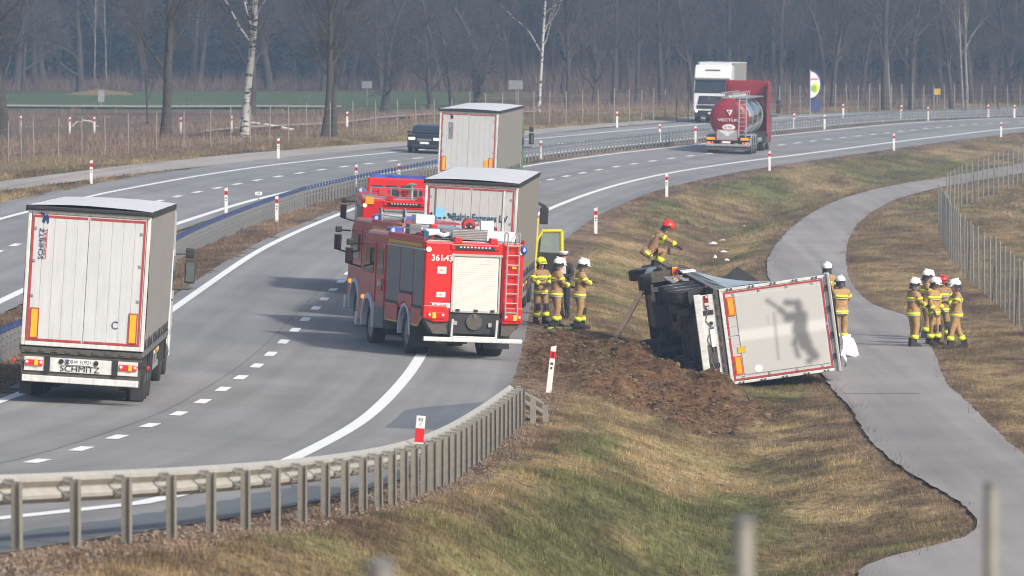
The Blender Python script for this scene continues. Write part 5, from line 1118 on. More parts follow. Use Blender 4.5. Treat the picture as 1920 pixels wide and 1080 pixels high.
# --- fire engines
M['worklamp'] = mat('warm work lamp', (.8, .75, .55), .1, emit=(1, .85, .45, .45))
def fire_engine(root, plain=False, tall=0):
    W = 1.25; HB = 2.86; q = 'fire_red'
    # body shell (rear superstructure 0..4.4) and crew cab (4.4..8)
    MB().bx(-W, W, .05, 4.35, 1.12, HB).build('body', M['fire_shaded' if 0 else q], root, bevel=.03)
    for s in (-1, 1):
        for y0, y1, zb in ((.10, 1.12, 1.22), (1.22, 2.62, 1.52), (2.72, 4.22, 1.22)):
            sh = MB().bx(s * W - .01, s * W + .012, y0, y1, zb, 2.62).build('roller_shutter', M['shutter_grey'], root)
            k = int((2.62 - zb) / .055)
            for i in range(k):
                z = zb + .02 + i * .055; MB().bx(s * (W + .012) - .004, s * (W + .012) + .004, y0 + .03, y1 - .03, z + .006, z + .047).build('slat', M['shutter_grey'], sh)
            MB().bx(s * (W + .02) - .012, s * (W + .02) + .012, y0, y1, zb - .03, zb + .04).build('grab_bar', M['black'], sh)
        MB().bx(s * W - .01, s * W + .016, .05, 4.35, 2.625, 2.665).build('side_trim', M['alu'], root)
        MB().bx(s * W - .012, s * W + .014, .30, 4.2, 2.70, 2.78).build('yellow_stripe', M['yellow_stripe'], root)
        MB().bx(s * W - .015, s * W + .02, .1, 4.3, 2.80, 2.96).build('parapet', M[q], root, bevel=.02)
        # lower skirt panels
        MB().prism([(.55, .78), (.10, 1.02), (.10, 1.19), (1.18, 1.19), (1.18, .78)], s * W - .03, s * W + .01, 'x').build('skirt_panel', M['fire_shaded'], root)
        MB().prism([(.58, .74), (.12, .98), (.12, 1.03), (.58, .80), (1.18, .80), (1.18, .74)], s * W - .02, s * W + .016, 'x').build('yellow_edge', M['yellow_stripe'], root)
        MB().bx(s * W - .03, s * W + .01, 2.85, 4.3, .78, 1.19).build('skirt_panel', M['fire_shaded'], root); MB().bx(s * W - .02, s * W + .016, 2.85, 4.3, .74, .80).build('yellow_edge', M['yellow_stripe'], root)
        ring = lambda y, r0, r1: [(y + r1 * math.cos(a), .55 + r1 * 1.05 * math.sin(a)) for a in np.linspace(-.1, math.pi + .1, 15)] + [(y + r0 * math.cos(a), .55 + r0 * 1.05 * math.sin(a)) for a in np.linspace(math.pi + .1, -.1, 15)]
        MB().prism(ring(2.05, .60, .68), s * (W - .35), s * (W + .03), 'x').build('fender', M['fender'], root, bevel=.01)
        MB().prism([(1.2, 1.5), (1.2, 1.19), (1.38, 1.19), (1.55, 1.22), (2.05, 1.31), (2.6, 1.2), (2.72, 1.19), (2.72, 1.5)], s * W - .03, s * W + .008, 'x').build('arch_panel', M['fire_shaded'], root)
        MB().prism(ring(6.35, .62, .74), s * (W - .40), s * (W + .06), 'x').build('fender', M['fender'], root, bevel=.015)
        MB().ell((s * (W + .07), 6.8, 1.22), (.05, .08, .06)).build('side_indicator', M['amber_lens'], root)
        MB().bx(s * (W - .15) - .18, s * (W - .15) + .18, 4.5, 5.55, .50, 1.05).build('step_box', M['grey_plastic'], root, bevel=.03)
        # cab doors and windows
        d = MB().bx(s * (W - .02) - .015, s * (W - .02) + .02, 5.75, 7.25, 1.15, 2.62).build('door', M['fire_shaded'], root, bevel=.01)
        MB().prism([(5.95, 1.85), (5.95, 2.5), (6.95, 2.5), (7.15, 1.85)], s * (W + .0) - .004, s * (W + .004) + .006, 'x').build('window', M['glass'], d)
        d = MB().bx(s * (W - .02) - .015, s * (W - .02) + .02, 4.62, 5.60, 1.0, 2.62).build('door', M['fire_shaded'], root, bevel=.01)
        MB().bx(s * (W + .0) - .004, s * (W + .004) + .006, 4.78, 5.42, 1.85, 2.5).build('window', M['glass'], d); MB().box((s * (W + .03), 4.72, 1.6), (.03, .04, .3)).build('handle', M['black'], d)
        MB().tube((s * W, 7.35, 2.55), (s * (W + .35), 7.45, 2.56), .022).tube((s * W, 7.5, 1.95), (s * (W + .34), 7.5, 2.04), .022).build('mirror_arm', M['black'], root)
        mm = MB().box((s * (W + .33), 7.46, 2.24), (.19, .12, .42)).box((s * (W + .32), 7.46, 2.58), (.17, .12, .17)).build('mirror', M['black'], root, bevel=.03)
        MB().box((s * (W + .33), 7.395, 2.26), (.14, .01, .32)).build('mirror_glass', M['mirror'], mm)
        wheel(root, s * 1.03, 6.35, r=.53, wd=.34); wheel(root, s * .93, 2.05, r=.53, wd=.56)
        MB().bx(s * .93 - .33, s * .93 + .33, 1.28, 1.31, .22, .85).build('mud_flap', M['black'], root)
    text('361 43', .24, M['white_print'], root, (-W - .03, 5.0, 1.62), 'left')
    cabp = [(4.4, 1.0), (4.4, 2.85), (4.7, 2.93), (6.9, 2.93), (7.35, 2.75), (7.75, 1.9), (7.85, 1.2), (7.85, .55), (7.2, .55), (7.0, 1.0), (6.7, 1.2), (6.0, 1.2), (5.7, 1.0)]
    MB().prism(cabp, -W + .03, W - .03, 'x').build('cab', M['fire_shaded'], root, bevel=.08)
    MB().add([(-1.1, 7.43, 2.66), (1.1, 7.43, 2.66), (1.15, 7.80, 1.9), (-1.15, 7.80, 1.9), (-1.1, 7.38, 2.62), (1.1, 7.38, 2.62), (1.15, 7.75, 1.88), (-1.15, 7.75, 1.88)], [(0, 1, 2, 3), (7, 6, 5, 4), (0, 4, 5, 1), (1, 5, 6, 2), (2, 6, 7, 3), (3, 7, 4, 0)]) and None
    ws = MB(); ws.add([(-1.1, 7.45, 2.66), (1.1, 7.45, 2.66), (1.15, 7.80, 1.9), (-1.15, 7.80, 1.9), (-1.1, 7.38, 2.62), (1.1, 7.38, 2.62), (1.15, 7.73, 1.88), (-1.15, 7.73, 1.88)], [(0, 1, 2, 3), (7, 6, 5, 4), (0, 4, 5, 1), (1, 5, 6, 2), (2, 6, 7, 3), (3, 7, 4, 0)]); ws.build('windscreen', M['glass'], root)
    MB().box((0, 7.95, .62), (2.5, .25, .35)).build('front_bumper', M['frame_white'], root, bevel=.03)
    # rear wall
    MB().bx(-W + .02, -.56, .0, .06, 1.16, HB - .02).build('rear_panel', M[q], root, bevel=.03); MB().bx(.70, W - .02, .0, .06, 1.16, HB - .02).build('rear_panel', M[q], root, bevel=.03); MB().bx(-.56, .70, .0, .06, 2.58, HB - .02).build('rear_panel', M[q], root)
    sh = MB().bx(-.50, .62, .01, .05, 1.16, 2.52).build('rear_shutter', M['shutter_white'], root)
    for i in range(24): MB().bx(-.45, .57, .003, .010, 1.22 + i * .053, 1.22 + i * .053 + .047).build('slat', M['shutter_white'], sh, bevel=.003)
    for x in (-.53, .65): MB().bx(x - .022, x + .022, -.012, .03, 1.14, 2.56).build('shutter_rail', M['alu'], sh)
    MB().bx(-.58, .70, -.03, .03, 2.52, 2.575).build('shutter_box', M['alu'], sh); MB().bx(-.50, .62, -.02, .012, 1.14, 1.19).build('shutter_foot', M['alu'], sh)
    for x in (-.38, .08, .50): MB().box((x, -.03, 1.19), (.09, .05, .06)).build('latch', M['black'], sh)
    MB().bx(-.58, .70, .03, .5, .62, 1.14).build('pump_bay', M['black'], root); MB().lathe([(.20, -.02), (.17, .03), (.06, .04)], (.05, .0, .92), 'y', 20).build('outlet', M['chassis'], root)
    MB().box((-.42, .0, .88), (.08, .05, .1)).box((.45, .0, .85), (.08, .05, .1)).tube((.05, -.02, 1.02), (.05, -.05, 1.10), .03).build('outlet', M['steel'], root)
    for s, x0, x1 in ((-1, -W, -.60), (1, .74, W)):
        MB().prism([(x0, .98), (x0, 1.22), (x0 + (.0 if s > 0 else .0), 1.30), (x1 - (0 if s > 0 else .1), 1.30), (x1, 1.2), (x1, .90), (x0 + .3 * (s < 0), .88)], -.07, .03, 'y').build('lamp_housing', M[q], root, bevel=.03)
        tail_light(root, (x0 + x1) / 2, -.085, 1.05, w_=.42, h_=.15, lit=True, flip=s)
        MB().prism([(x0 + .02, .98), (x1, .88), (x1, .60), (x0 + .28, .60)] if s < 0 else [(x1 - .02, .98), (x0, .88), (x0, .60), (x1 - .28, .60)], .0, .50, 'y').build('under_fairing', M['chassis'], root)
    # number, labels, plate
    if not plain: text('361', .21, M['white_print'], root, (-.93, -.008, 2.45), bold=.004); text('43', .21, M['white_print'], root, (-.645, -.008, 2.45), bold=.004); text('8', .10, M['white_print'], root, (-.765, -.008, 2.42))
    for z, h_ in ((2.16, .17), (1.56, .13)): l_ = MB().bx(-.92, -.70, -.012, -.002, z - h_ / 2, z + h_ / 2).build('label_plate', M['white_print'], root); MB().bx(-.86, -.78, -.016, -.013, z - .02, z + .02).build('label_print', M['orange_plate'], l_)
    plate(root, -.82, -.012, 1.30, 'BL 75587', w_=.50)
    for x in (-1.16, 1.16): MB().lathe([(.065, -.02), (.065, .03)], (x, -.02, 2.66), 'y', 16).build('work_lamp', M['worklamp'], root)
    # rear top: sign bar with corner humps and beacon
    MB().bx(-.62, .62, -.03, .10, 2.66, 2.82).build('sign_bar', M[q], root, bevel=.03)
    for i in range(9): MB().box((-.36 + i * .09, -.035, 2.74), (.05, .012, .035)).build('sign_lamp', M['clear_lens'], root)
    MB().box((0, -.03, 2.72), (1.0, .008, .09)).build('sign_back', M['black'], root)
    for x in (-.42, .48): MB().prism([(x - .11, 2.80), (x - .08, 2.98), (x + .08, 2.98), (x + .11, 2.80)], .0, .3, 'y').build('corner_hump', M[q], root, bevel=.02)
    b_ = MB().ell((1.22, -.02, 2.72), (.09, .09, .12)).build('beacon', M['blue_lens'], root, smooth_=True); MB().ell((1.22, -.09, 2.72), (.035, .03, .05)).build('beacon_bulb', M['blue_lit'], b_)
    MB().ell((-1.18, 4.1, 3.0), (.05, .05, .05)).build('beacon', M['blue_lit'], root); MB().box((1.0, -.045, 2.28), (.10, .02, .06)).build('warning_lamp', M['amber_lens'], root)
    # ladder
    ld = MB(); 
    for x in (.80, 1.10):
        ld.tube((x, -.10, 1.02), (x, -.10, 3.12), .020); ld.tube((x, -.10, 3.12), (x, .25, 3.12), .020); ld.tube((x, .25, 3.12), (x, .25, 2.86), .020)
    for k in range(8): ld.bx(.80, 1.10, -.115, -.085, 1.16 + k * .235, 1.185 + k * .235)
    for z in (1.4, 2.3): ld.tube((.80, -.1, z), (.80, .02, z), .012).tube((1.10, -.1, z), (1.10, .02, z), .012)
    ld.build('ladder', M['alu'], root)
    # folding rear bar
    MB().bx(-1.24, 1.24, -.22, -.10, .42, .53).build('rear_bar', M['frame_white'], root, bevel=.02)
    MB().box((-.52, -.10, .74), (.05, .05, .48), (R(12), 0, 0)).box((.60, -.10, .74), (.05, .05, .48), (R(12), 0, 0)).bx(-.50, .58, -.16, -.11, .535, .565).build('bar_bracket', M['frame_white'], root)
    MB().bx(-.5, -.4, .3, 7.5, .55, .95).bx(.4, .5, .3, 7.5, .55, .95).bx(-1.2, 1.2, .1, 4.3, 1.02, 1.10).tube((-1, 2.05, .53), (1, 2.05, .53), .10).tube((-1, 6.35, .53), (1, 6.35, .53), .09).bx(-.3, .3, 1.75, 2.35, .30, .8).build('chassis_frame', M['chassis'], root)
    # roof deck and its gear
    MB().bx(-W + .05, W - .05, .3, 4.3, HB - .02, HB + .02).build('roof_deck', M['alu'], root)
    rd = random.Random(3)
    if not plain:
        bx = MB().bx(-.50, .38, .35, 1.9, 2.92, 3.15).build('aluminium_chest', M['steel'], root, bevel=.01)
        for i in range(6): MB().bx(-.50, .38, .345 - .004, .349, 2.95 + i * .04, 2.97 + i * .04).build('chest_rib', M['grey_plastic'], bx)
        MB().bx(.42, 1.12, .55, 1.3, 2.90, 3.13).build('white_box', M['white_print'], root, bevel=.01); MB().bx(.50, .82, 1.6, 1.75, 2.9, 3.36).build('white_board', M['white_print'], root)
        mn = MB().lathe([(.15, -.07), (.18, .0), (.15, .07)], (.36, 2.4, 3.22), 'y', 18).tube((.36, 2.4, 2.9), (.36, 2.4, 3.15), .05).build('water_monitor', M['tube_red'], root); MB().lathe([(.07, -.09), (.07, .0)], (.36, 2.32, 3.22), 'y', 14).build('monitor_nozzle', M['black'], mn)
        for k in range(4): MB().tube((-.95 + k * .22, .6, 2.96 + .02 * k), (-.90 + k * .2, 3.6, 2.98), .055, n=10).build('suction_hose', M['black' if k % 2 else 'tube_red'], root)
        for k in range(4): MB().tube((.05 + k * .13, 1.9, 3.17 + .02 * k), (.5 + k * .1, 3.9, 3.12 + .02 * k), .022).build('pole', M['alu'], root)
        MB().path([(-1.1, .5, 3.02), (-.85, .55, 3.06), (-.7, .5, 3.0), (-.45, .52, 3.05), (-.2, .5, 3.0)], .05, 8).build('white_hose', M['cloth_white'], root)
        MB().box((-.75, 1.6, 3.02), (.35, .3, .20)).box((-.3, 1.2, 3.02), (.22, .3, .16)).build('gear_case', M['cloth_white'], root, bevel=.02); MB().box((-1.0, 2.6, 3.08), (.3, .5, .26)).build('gear_case', M['grey_plastic'], root, bevel=.02)
        for k in range(3): MB().bx(.25, 1.1, 2.8 + k * .25, 2.95 + k * .25, 3.05 + .05 * k, 3.09 + .05 * k).build('roof_ladder_rung', M['alu'], root)
        MB().box((-1.2, .25, 2.98), (.12, .2, .22)).build('lamp_cluster', M['teal'], root)
    rr = MB()
    for x in (-1.15, 1.15):
        rr.path([(x, .3, 2.9), (x, .3, 3.10), (x, 4.2, 3.10), (x, 4.2, 2.9)], .016, 6)
    rr.build('roof_rail', M['alu'], root)
    lb = MB().bx(-.85, .85, 6.1, 6.45, 2.92, 3.03).build('light_bar', M['blue_lens'], root, bevel=.02)
    for x in (-.45, 0, .45): MB().bx(x - .02, x + .02, 6.09, 6.46, 2.925, 3.035).build('bar_divider', M['clear_lens'], lb)
fe1 = place('fire_engine', -1.02, 156.6, -13.2, 'red fire engine with cream rear shutter, ladder and white rear bar, nearest of the three', 'fire engine', roll=2.6); fire_engine(fe1)
fe2 = place('fire_engine', -1.72, 165.4, -11.8, 'middle fire engine, its shaded red cab and roof gear showing behind the nearest one', 'fire engine', roll=2.6); fire_engine(fe2, plain=True)
MB().lathe([(.24, -.34), (.24, -.30), (.12, -.30), (.12, .30), (.24, .30), (.24, .34)], (-.75, 4.1, 3.04), 'x', 24).xf(Matrix.Diagonal((1, 1, 1, 1))).build('hose_reel', M['shutter_grey'], fe2); MB().bx(-.25, .25, 3.4, 4.0, 2.90, 3.14).build('equipment_box', M['shutter_white'], fe2, bevel=.02)
fe3 = place('fire_engine', -3.32, 189.5, -3.0, 'farthest fire engine with roof railing and white rear shutter, left of the white roofed trailer', 'fire engine', roll=2.6); fire_engine(fe3, plain=True)
MB().bx(-1.15, -.9, -.05, .02, 2.70, 2.92).build('warning_lamp', M['orange_plate'], fe3)
rr = MB().path([(-1.0, .1, 2.9), (-1.0, .1, 3.2), (1.0, .1, 3.2), (1.0, .1, 2.9)], .02).path([(-.4, .1, 2.9), (-.4, .1, 3.2)], .02).path([(.4, .1, 2.9), (.4, .1, 3.2)], .02); rr.build('roof_rail', M['alu'], fe3)
MB().bx(-1.0, 1.0, 3.2, 3.6, 3.0, 3.42).build('roof_locker', M['fire_red'], fe3, bevel=.04); MB().bx(-.85, .85, 5.8, 6.1, 3.36, 3.46).build('light_bar', M['blue_lens'], fe3); MB().bx(-.7, .7, 5.8, 6.15, 2.95, 3.36).build('lamp_housing', M['fire_red'], fe3)
mn = MB().lathe([(.06, -.05), (.16, .0), (.06, .05)], (.25, 1.0, 3.30), 'z', 18).tube((.25, 1.0, 2.9), (.25, 1.0, 3.3), .05).build('water_monitor', M['steel'], fe3)
for k in range(4): MB().box((-.6 + .35 * k, 1.5, 3.02), (.26, .4, .2)).build('gear_case', M['black' if k % 2 else 'tube_red'], fe3, bevel=.02)
for i in range(3): MB().box((-.75 + .45 * i, 2.2 + .2 * i, 3.18), (.35, .12, .08)).build('spot_lamp', M['black'], fe3, bevel=.02)

# --- flag banner at the far roadside
X, Y = surf_hit(1520, 216, lambda X, Y: float(G(X, Y))); Y = 455.; X = (1519 - 960) / F * Y; zb = HC + ray(1519, 205)[2] * Y / ray(1519, 205)[1]; gzb = gz(X, Y); s_ = F / Y
fl_ = empty('feather_flag', (X, Y, gzb), label='half round blue and white advertising flag on a pole at the far roadside', cat='flag')
zt = HC - (130 + 50) / s_; hh = zt - gzb
MB().tube((0, 0, 0), (0, 0, hh), .03).build('pole', M['alu'], fl_)
rad = .87; zc = hh - rad * 1.25
pts = [(0, hh)] + [(rad * .95 * math.sin(a), zc + rad * 1.25 * math.cos(a)) for a in np.linspace(.15, math.pi - .15, 14)] + [(0, zc - rad * 1.25)]
MB().prism(pts, -.02, .0, 'y').build('flag_cloth', M['barrier_blue'], fl_)
MB().prism([(0.02, hh - .12)] + [(rad * .80 * math.sin(a), zc + rad * 1.08 * math.cos(a)) for a in np.linspace(.15, math.pi - .15, 14)] + [(.02, zc - rad * 1.08)], -.028, -.021, 'y').build('flag_field', M['white_print'], fl_)
for c_, rr_, dx, dz in (('hivis', .42, .40, -.25), ('green_gear', .30, .30, -.30)): MB().prism([(rad * (dx + rr_ * .8 * math.cos(a)), zc + rad * (dz + rr_ * math.sin(a))) for a in np.linspace(0, 2 * math.pi, 14, endpoint=False)], -.040 if c_ == 'green_gear' else -.034, -.029 if c_ != 'green_gear' else -.035, 'y').build('flag_motif', M[c_], fl_)
MB().bx(.05, rad * .62, -.036, -.029, zc + rad * .42, zc + rad * .52).build('flag_lettering', M['red_print'], fl_)
MB().bx(-.02, rad * .80, -.02, .0, zc - rad * 2.2, zc - rad * 1.12).build('flag_skirt', M['barrier_blue'], fl_)
# distant signs
for px, py, wd, hg, c_, l in ((190, 200, .30, .9, 'steel', 'thin pole with a small cross shaped wayside marker at the green field'), (688, 178, .5, .55, 'steel', 'small grey sign board before the green field'), (967, 178, .7, .7, 'steel', 'pale notice board by the field left of the patchy birch'), (1757, 190, .35, .5, 'yellow_stripe', 'small yellow sign board in the far wood near the tall pale birch')):
    X, Y = hitg(px, max(py, 199)); z0 = gz(X, Y); z1_ = HC + ray(px, py)[2] * Y / ray(px, py)[1] - z0 + .5
    r = empty('sign', (X, Y, z0), label=l, cat='sign'); MB().tube((0, 0, 0), (0, 0, z1_ + .4), .04).build('post', M['galv'], r); MB().box((0, -.05, z1_ + .3), (wd * 1.6, .03, hg)).build('board', M[c_], r)
# ================================================================ people
def skin_body(name, J, E_, Rr, m, parent, root=0, sub=1):
    me = bpy.data.meshes.new(name); me.from_pydata([tuple(p) for p in J], E_, []); o = bpy.data.objects.new(name, me); COL.objects.link(o)
    md = o.modifiers.new('s', 'SKIN'); md.use_smooth_shade = True
    sv = me.skin_vertices[0].data if me.skin_vertices else None
    if sv is None:
        b = bmesh.new(); b.from_mesh(me); b.verts.layers.skin.verify(); b.to_mesh(me); b.free(); sv = me.skin_vertices[0].data
    for i, r in enumerate(Rr):
        r = r if isinstance(r, tuple) else (r, r); sv[i].radius = r; sv[i].use_root = (i == root)
    s2 = o.modifiers.new('u', 'SUBSURF'); s2.levels = sub; s2.render_levels = sub
    dg = bpy.context.evaluated_depsgraph_get(); nm = bpy.data.meshes.new_from_object(o.evaluated_get(dg)); bpy.data.objects.remove(o); bpy.data.meshes.remove(me)
    nm.name = name; nm.materials.clear(); nm.polygons.foreach_set('use_smooth', [True] * len(nm.polygons)); return link_mesh(name, nm, m, parent)
def glove_mesh():
    b = MB(); b.box((0, 0, -.05), (.085, .032, .10), tx=.9)
    for i, (x, l) in enumerate(((-.031, .070), (-.010, .080), (.011, .076), (.032, .060))):
        b.tube((x, 0, -.095), (x, -.006, -.095 - l * .5), .0105, .010, n=6); b.tube((x, -.006, -.095 - l * .5), (x * .95, -.032, -.095 - l * .9), .010, .008, n=6)
    b.tube((-.042, 0, -.035), (-.072, -.014, -.075), .013, .012, n=6); b.tube((-.072, -.014, -.075), (-.070, -.03, -.105), .012, .009, n=6); return b.mesh('glove')
GLV = glove_mesh(); GLV.materials.append(M['glove'])
HND = glove_mesh(); HND.materials.append(M['skin'])
def boot_mesh():
    b = MB(); b.prism([(-.10, 0), (.19, 0), (.20, .035), (.15, .075), (.06, .10), (.05, .24), (-.09, .24), (-.11, .06)], -.048, .048, 'x'); b.bx(-.052, .052, -.108, .198, -.012, .012); return b.mesh('boot')
BOOT = boot_mesh(); BOOT.materials.append(M['boot'])
def head_mesh():
    b = MB(); b.ell((0, 0, .11), (.078, .095, .125), 16, 12); b.tube((0, .085, .115), (0, .112, .085), .010, .016, n=6); b.ell((-.08, 0, .10), (.012, .022, .032), 8, 6); b.ell((.08, 0, .10), (.012, .022, .032), 8, 6); b.ell((0, .062, .02), (.045, .035, .03), 10, 6); b.tube((0, -.01, -.09), (0, 0, .06), .058, .055, n=12); return b.mesh('head')
HEAD = head_mesh(); HEAD.materials.append(M['skin']); HEAD.polygons.foreach_set('use_smooth', [True] * len(HEAD.polygons))
def face_bits():
    b = MB(); b.ell((-.030, .087, .118), (.012, .007, .007), 8, 5); b.ell((.030, .087, .118), (.012, .007, .007), 8, 5); b.box((0, .092, .058), (.045, .006, .006)); b.box((-.03, .090, .138), (.032, .008, .006)); b.box((.03, .090, .138), (.032, .008, .006)); return b.mesh('eyes_and_mouth')
FACE = face_bits(); FACE.materials.append(M['hair'])
def helmet_mesh():
    b = MB(); b.ell((0, -.01, .150), (.135, .165, .135), 22, 12, zmin=-.32); b.prism([(-.115, .07), (-.115, .12), (.115, .12), (.115, .07)], .10, .15, 'y') if 0 else None
    b.box((0, .125, .125), (.20, .075, .018), (R(-14), 0, 0)); b.box((0, -.02, .275), (.032, .24, .03)); return b.mesh('helmet')
HELM = helmet_mesh(); HELM.polygons.foreach_set('use_smooth', [True] * len(HELM.polygons))
def helmet_trim():
    b = MB(); b.box((-.132, .02, .125), (.016, .07, .05)); b.box((.132, .02, .125), (.016, .07, .05)); b.box((0, .150, .160), (.12, .014, .03)); b.lathe([(.135, -.006), (.137, .006)], (0, -.01, .108), 'z', 20); return b.mesh('helmet_trim')
HTR = helmet_trim(); HTR.materials.append(M['black'])
def neck_flap():
    b = MB(); n = 12; v = []
    for z, rx, ry in ((.10, .118, .135), (.02, .115, .128), (-.045, .13, .14)):
        for i in range(n + 1): a = math.pi * (1.0 + .0) + math.pi * i / n; v.append((rx * math.cos(a), -.01 + ry * math.sin(a), z))
    f = [(j * (n + 1) + i, j * (n + 1) + i + 1, (j + 1) * (n + 1) + i + 1, (j + 1) * (n + 1) + i) for j in range(2) for i in range(n)]; b.add(v, f); return b.mesh('neck_flap')
FLAP = neck_flap(); FLAP.materials.append(M['black'])
HM = {}
for k in ('helmet_white', 'helmet_red', 'helmet_yellow'): HM[k] = HELM.copy(); HM[k].materials.clear(); HM[k].materials.append(M[k])
def band(p, q, t0, t1, r0, r1, m, parent, name='reflective_band', k=1.0):
    a = Vector(p).lerp(Vector(q), t0); b = Vector(p).lerp(Vector(q), t1); return MB().tube(a, b, r0 * k, r1 * k, n=14).build(name, M[m], parent, smooth_=True)
def person(loc, face, label, helmet='helmet_white', tex='turnout', arms='down', legs='stand', H=1.0, lean=0, head_t=(0, 0), stride=.0, police=False, group=None, crouch=False, arm_pose=None, knees=False):
    """face: heading in degrees clockwise from +Y (away from the camera)"""
    root = empty('person', loc, (0, 0, -R(face)), label, 'person', group); root.scale = (H * 1.08, H * 1.1, H); tm = M['police'] if police else M[tex]
    L = R(lean)
    if not crouch:
        pel = Vector((0, 0, .95)); hw = .10; spread = .115
        feet = [Vector((-spread, stride, .09)), Vector((spread, -stride, .09))]; kn = [Vector((-.11, stride * .5 + .045, .51)), Vector((.11, -stride * .5 + .045, .51))]; hip = [Vector((-hw, 0, .88)), Vector((hw, 0, .88))]
        ch = pel + Vector((0, math.sin(L) * .42, .42 * math.cos(L))); nk = pel + Vector((0, math.sin(L) * .62, .60 * math.cos(L)))
    else:
        pel = Vector((0, -.18, .46)); hip = [Vector((-.12, -.13, .44)), Vector((.12, -.13, .44))]; kn = [Vector((-.16, .28, .50)), Vector((.17, .24, .52))]; feet = [Vector((-.15, .02, .09)), Vector((.16, .05, .09))]
        ch = pel + Vector((0, .26, .36)); nk = pel + Vector((0, .42, .50))
    mid = pel.lerp(ch, .5); sh = [ch + Vector((-.185, .0, .09)), ch + Vector((.185, .0, .09))]
    arm_pose = arm_pose or {'down': ((-.26, .03, -.20), (-.25, .12, -.44)), 'front': ((-.26, .06, -.20), (-.10, .28, -.27)), 'folded': ((-.25, .08, -.19), (-.04, .24, -.16)), 'reach': ((-.25, .25, -.10), (-.22, .52, -.16)), 'hips': ((-.36, -.05, -.18), (-.22, .10, -.34))}[arms]
    AP = arm_pose if isinstance(arm_pose[0][0], tuple) else (arm_pose, tuple((-x, y, z) for x, y, z in arm_pose))
    el = [ch + Vector(AP[i][0]) + Vector((0, 0, .05)) for i in (0, 1)]; wr = [ch + Vector(AP[i][1]) + Vector((0, 0, .05)) for i in (0, 1)]
    J = [pel, mid, ch, nk] + [hip[0], kn[0], feet[0] + Vector((0, 0, .08)), hip[1], kn[1], feet[1] + Vector((0, 0, .08)), sh[0], el[0], wr[0], sh[1], el[1], wr[1]]
    E_ = [(0, 1), (1, 2), (2, 3), (0, 4), (4, 5), (5, 6), (0, 7), (7, 8), (8, 9), (2, 10), (10, 11), (11, 12), (2, 13), (13, 14), (14, 15)]
    k = .88 if police else 1.0
    Rr = [(.165 * k, .135 * k), (.17 * k, .135 * k), (.19 * k, .14 * k), .07, .115, .085, .075, .115, .085, .075, .088, .066, .05, .088, .066, .05]
    skin_body('body', J, E_, Rr, tm, root)
    # jacket hem flares over the trousers
    hem = MB().lathe([(.165, -.16), (.178, -.10), (.172, .05)], (0, 0, 0), 'z', 18); sc = Matrix.Translation(pel + Vector((0, 0, .03))) @ Matrix.Rotation(-L * .6 - (R(35) if crouch else 0), 4, 'X') @ Matrix.Diagonal((1.08, .86, 1, 1)); hem.xf(sc)
    hem.build('jacket_hem', tm, root, smooth_=True)
    hd = empty('head_pivot'); bpy.data.objects.remove(hd)
    hp = nk + Vector((0, .025, .075)); he = Euler((R(-head_t[0]), 0, R(head_t[1])))
    h_ = link_mesh('head', HEAD, [], root); h_.location = hp; h_.rotation_euler = he; link_mesh('face', FACE, [], h_)
    if police:
        cp = MB().lathe([(.095, .0), (.10, .06), (.135, .095), (.13, .12), (.02, .13)], (0, 0, .13), 'z', 20).build('cap', M['white_print'], root, smooth_=True); cp.location = hp; cp.rotation_euler = he
        v_ = MB().box((0, .11, .14), (.14, .08, .012), (R(-20), 0, 0)).lathe([(.098, .0), (.102, .045)], (0, 0, .12), 'z', 20).build('peak', M['black'], cp)
        MB().bx(-.12, .02, .16, .19, 1.25 - pel.z * 0, 1.5).build('white_papers', M['cloth_white'], root)
    else:
        o = link_mesh('helmet', HM[helmet], [], root); o.location = hp; o.rotation_euler = he; link_mesh('helmet_trim', HTR, [], o); f_ = link_mesh('neck_flap', FLAP, [], o)
    for i, s in enumerate((-1, 1)):
        b = link_mesh('boot', BOOT, [], root); b.location = feet[i] - Vector((0, 0, .085)); b.rotation_euler = (0, 0, R(-s * 10))
        g = link_mesh('glove' if not police else 'hand', GLV if not police else HND, [], root); d_ = (wr[i] - el[i]).normalized(); g.location = wr[i] + d_ * .0; g.rotation_mode = 'QUATERNION'; g.rotation_quaternion = (-d_).to_track_quat('Z', 'Y'); g.scale = (s * -1.15, 1.15, 1.15)
        if not police:
            band(sh[i], el[i], .42, .66, .082, .076, 'hivis', root, k=1.12); band(el[i], wr[i], .48, .78, .066, .060, 'hivis', root, k=1.14)
            sh_ = feet[i] + Vector((0, 0, .08)); band(kn[i], sh_, .55, .86, .088, .086, 'hivis', root, k=1.08)
            MB().box(kn[i] + Vector((0, .075, -.02)), (.12, .05, .20), None).build('knee_patch', M['glove'], root, bevel=.02)
        else:
            pass
    if not police:
        up = (ch - pel).normalized()
        def torso_band(t, h2, m_, kk):
            c = pel.lerp(ch, t); o = MB().lathe([(1, -h2), (1, h2)], (0, 0, 0), 'z', 22); o.xf(Matrix.Translation(c) @ up.to_track_quat('Z', 'Y').to_matrix().to_4x4() @ Matrix.Rotation(0, 4, 'Z') @ Matrix.Diagonal((kk[0], kk[1], 1, 1))); return o.build('reflective_band', M[m_], root, smooth_=True)
        torso_band(-.08, .035, 'hivis', (.198, .162)); torso_band(-.20 if not crouch else .03, .012, 'silver_band', (.198, .162)); torso_band(.93, .032, 'hivis', (.196, .158)); torso_band(.78, .012, 'silver_band', (.194, .156))
    else:
        for t in (.3, .55): 
            c = pel.lerp(ch, t); MB().lathe([(.15, -.02), (.15, .02)], tuple(c), 'z', 18).build('silver_band', M['silver_band'], root)
    return root
def spot(px, py, fn=None):
    X, Y = hitg(px, py); return (X, Y, gz(X, Y) + .01)
def at(px, Y, dz=0): X = (px - 960) * Y / F; return (X, Y, gz(X, Y) + dz)
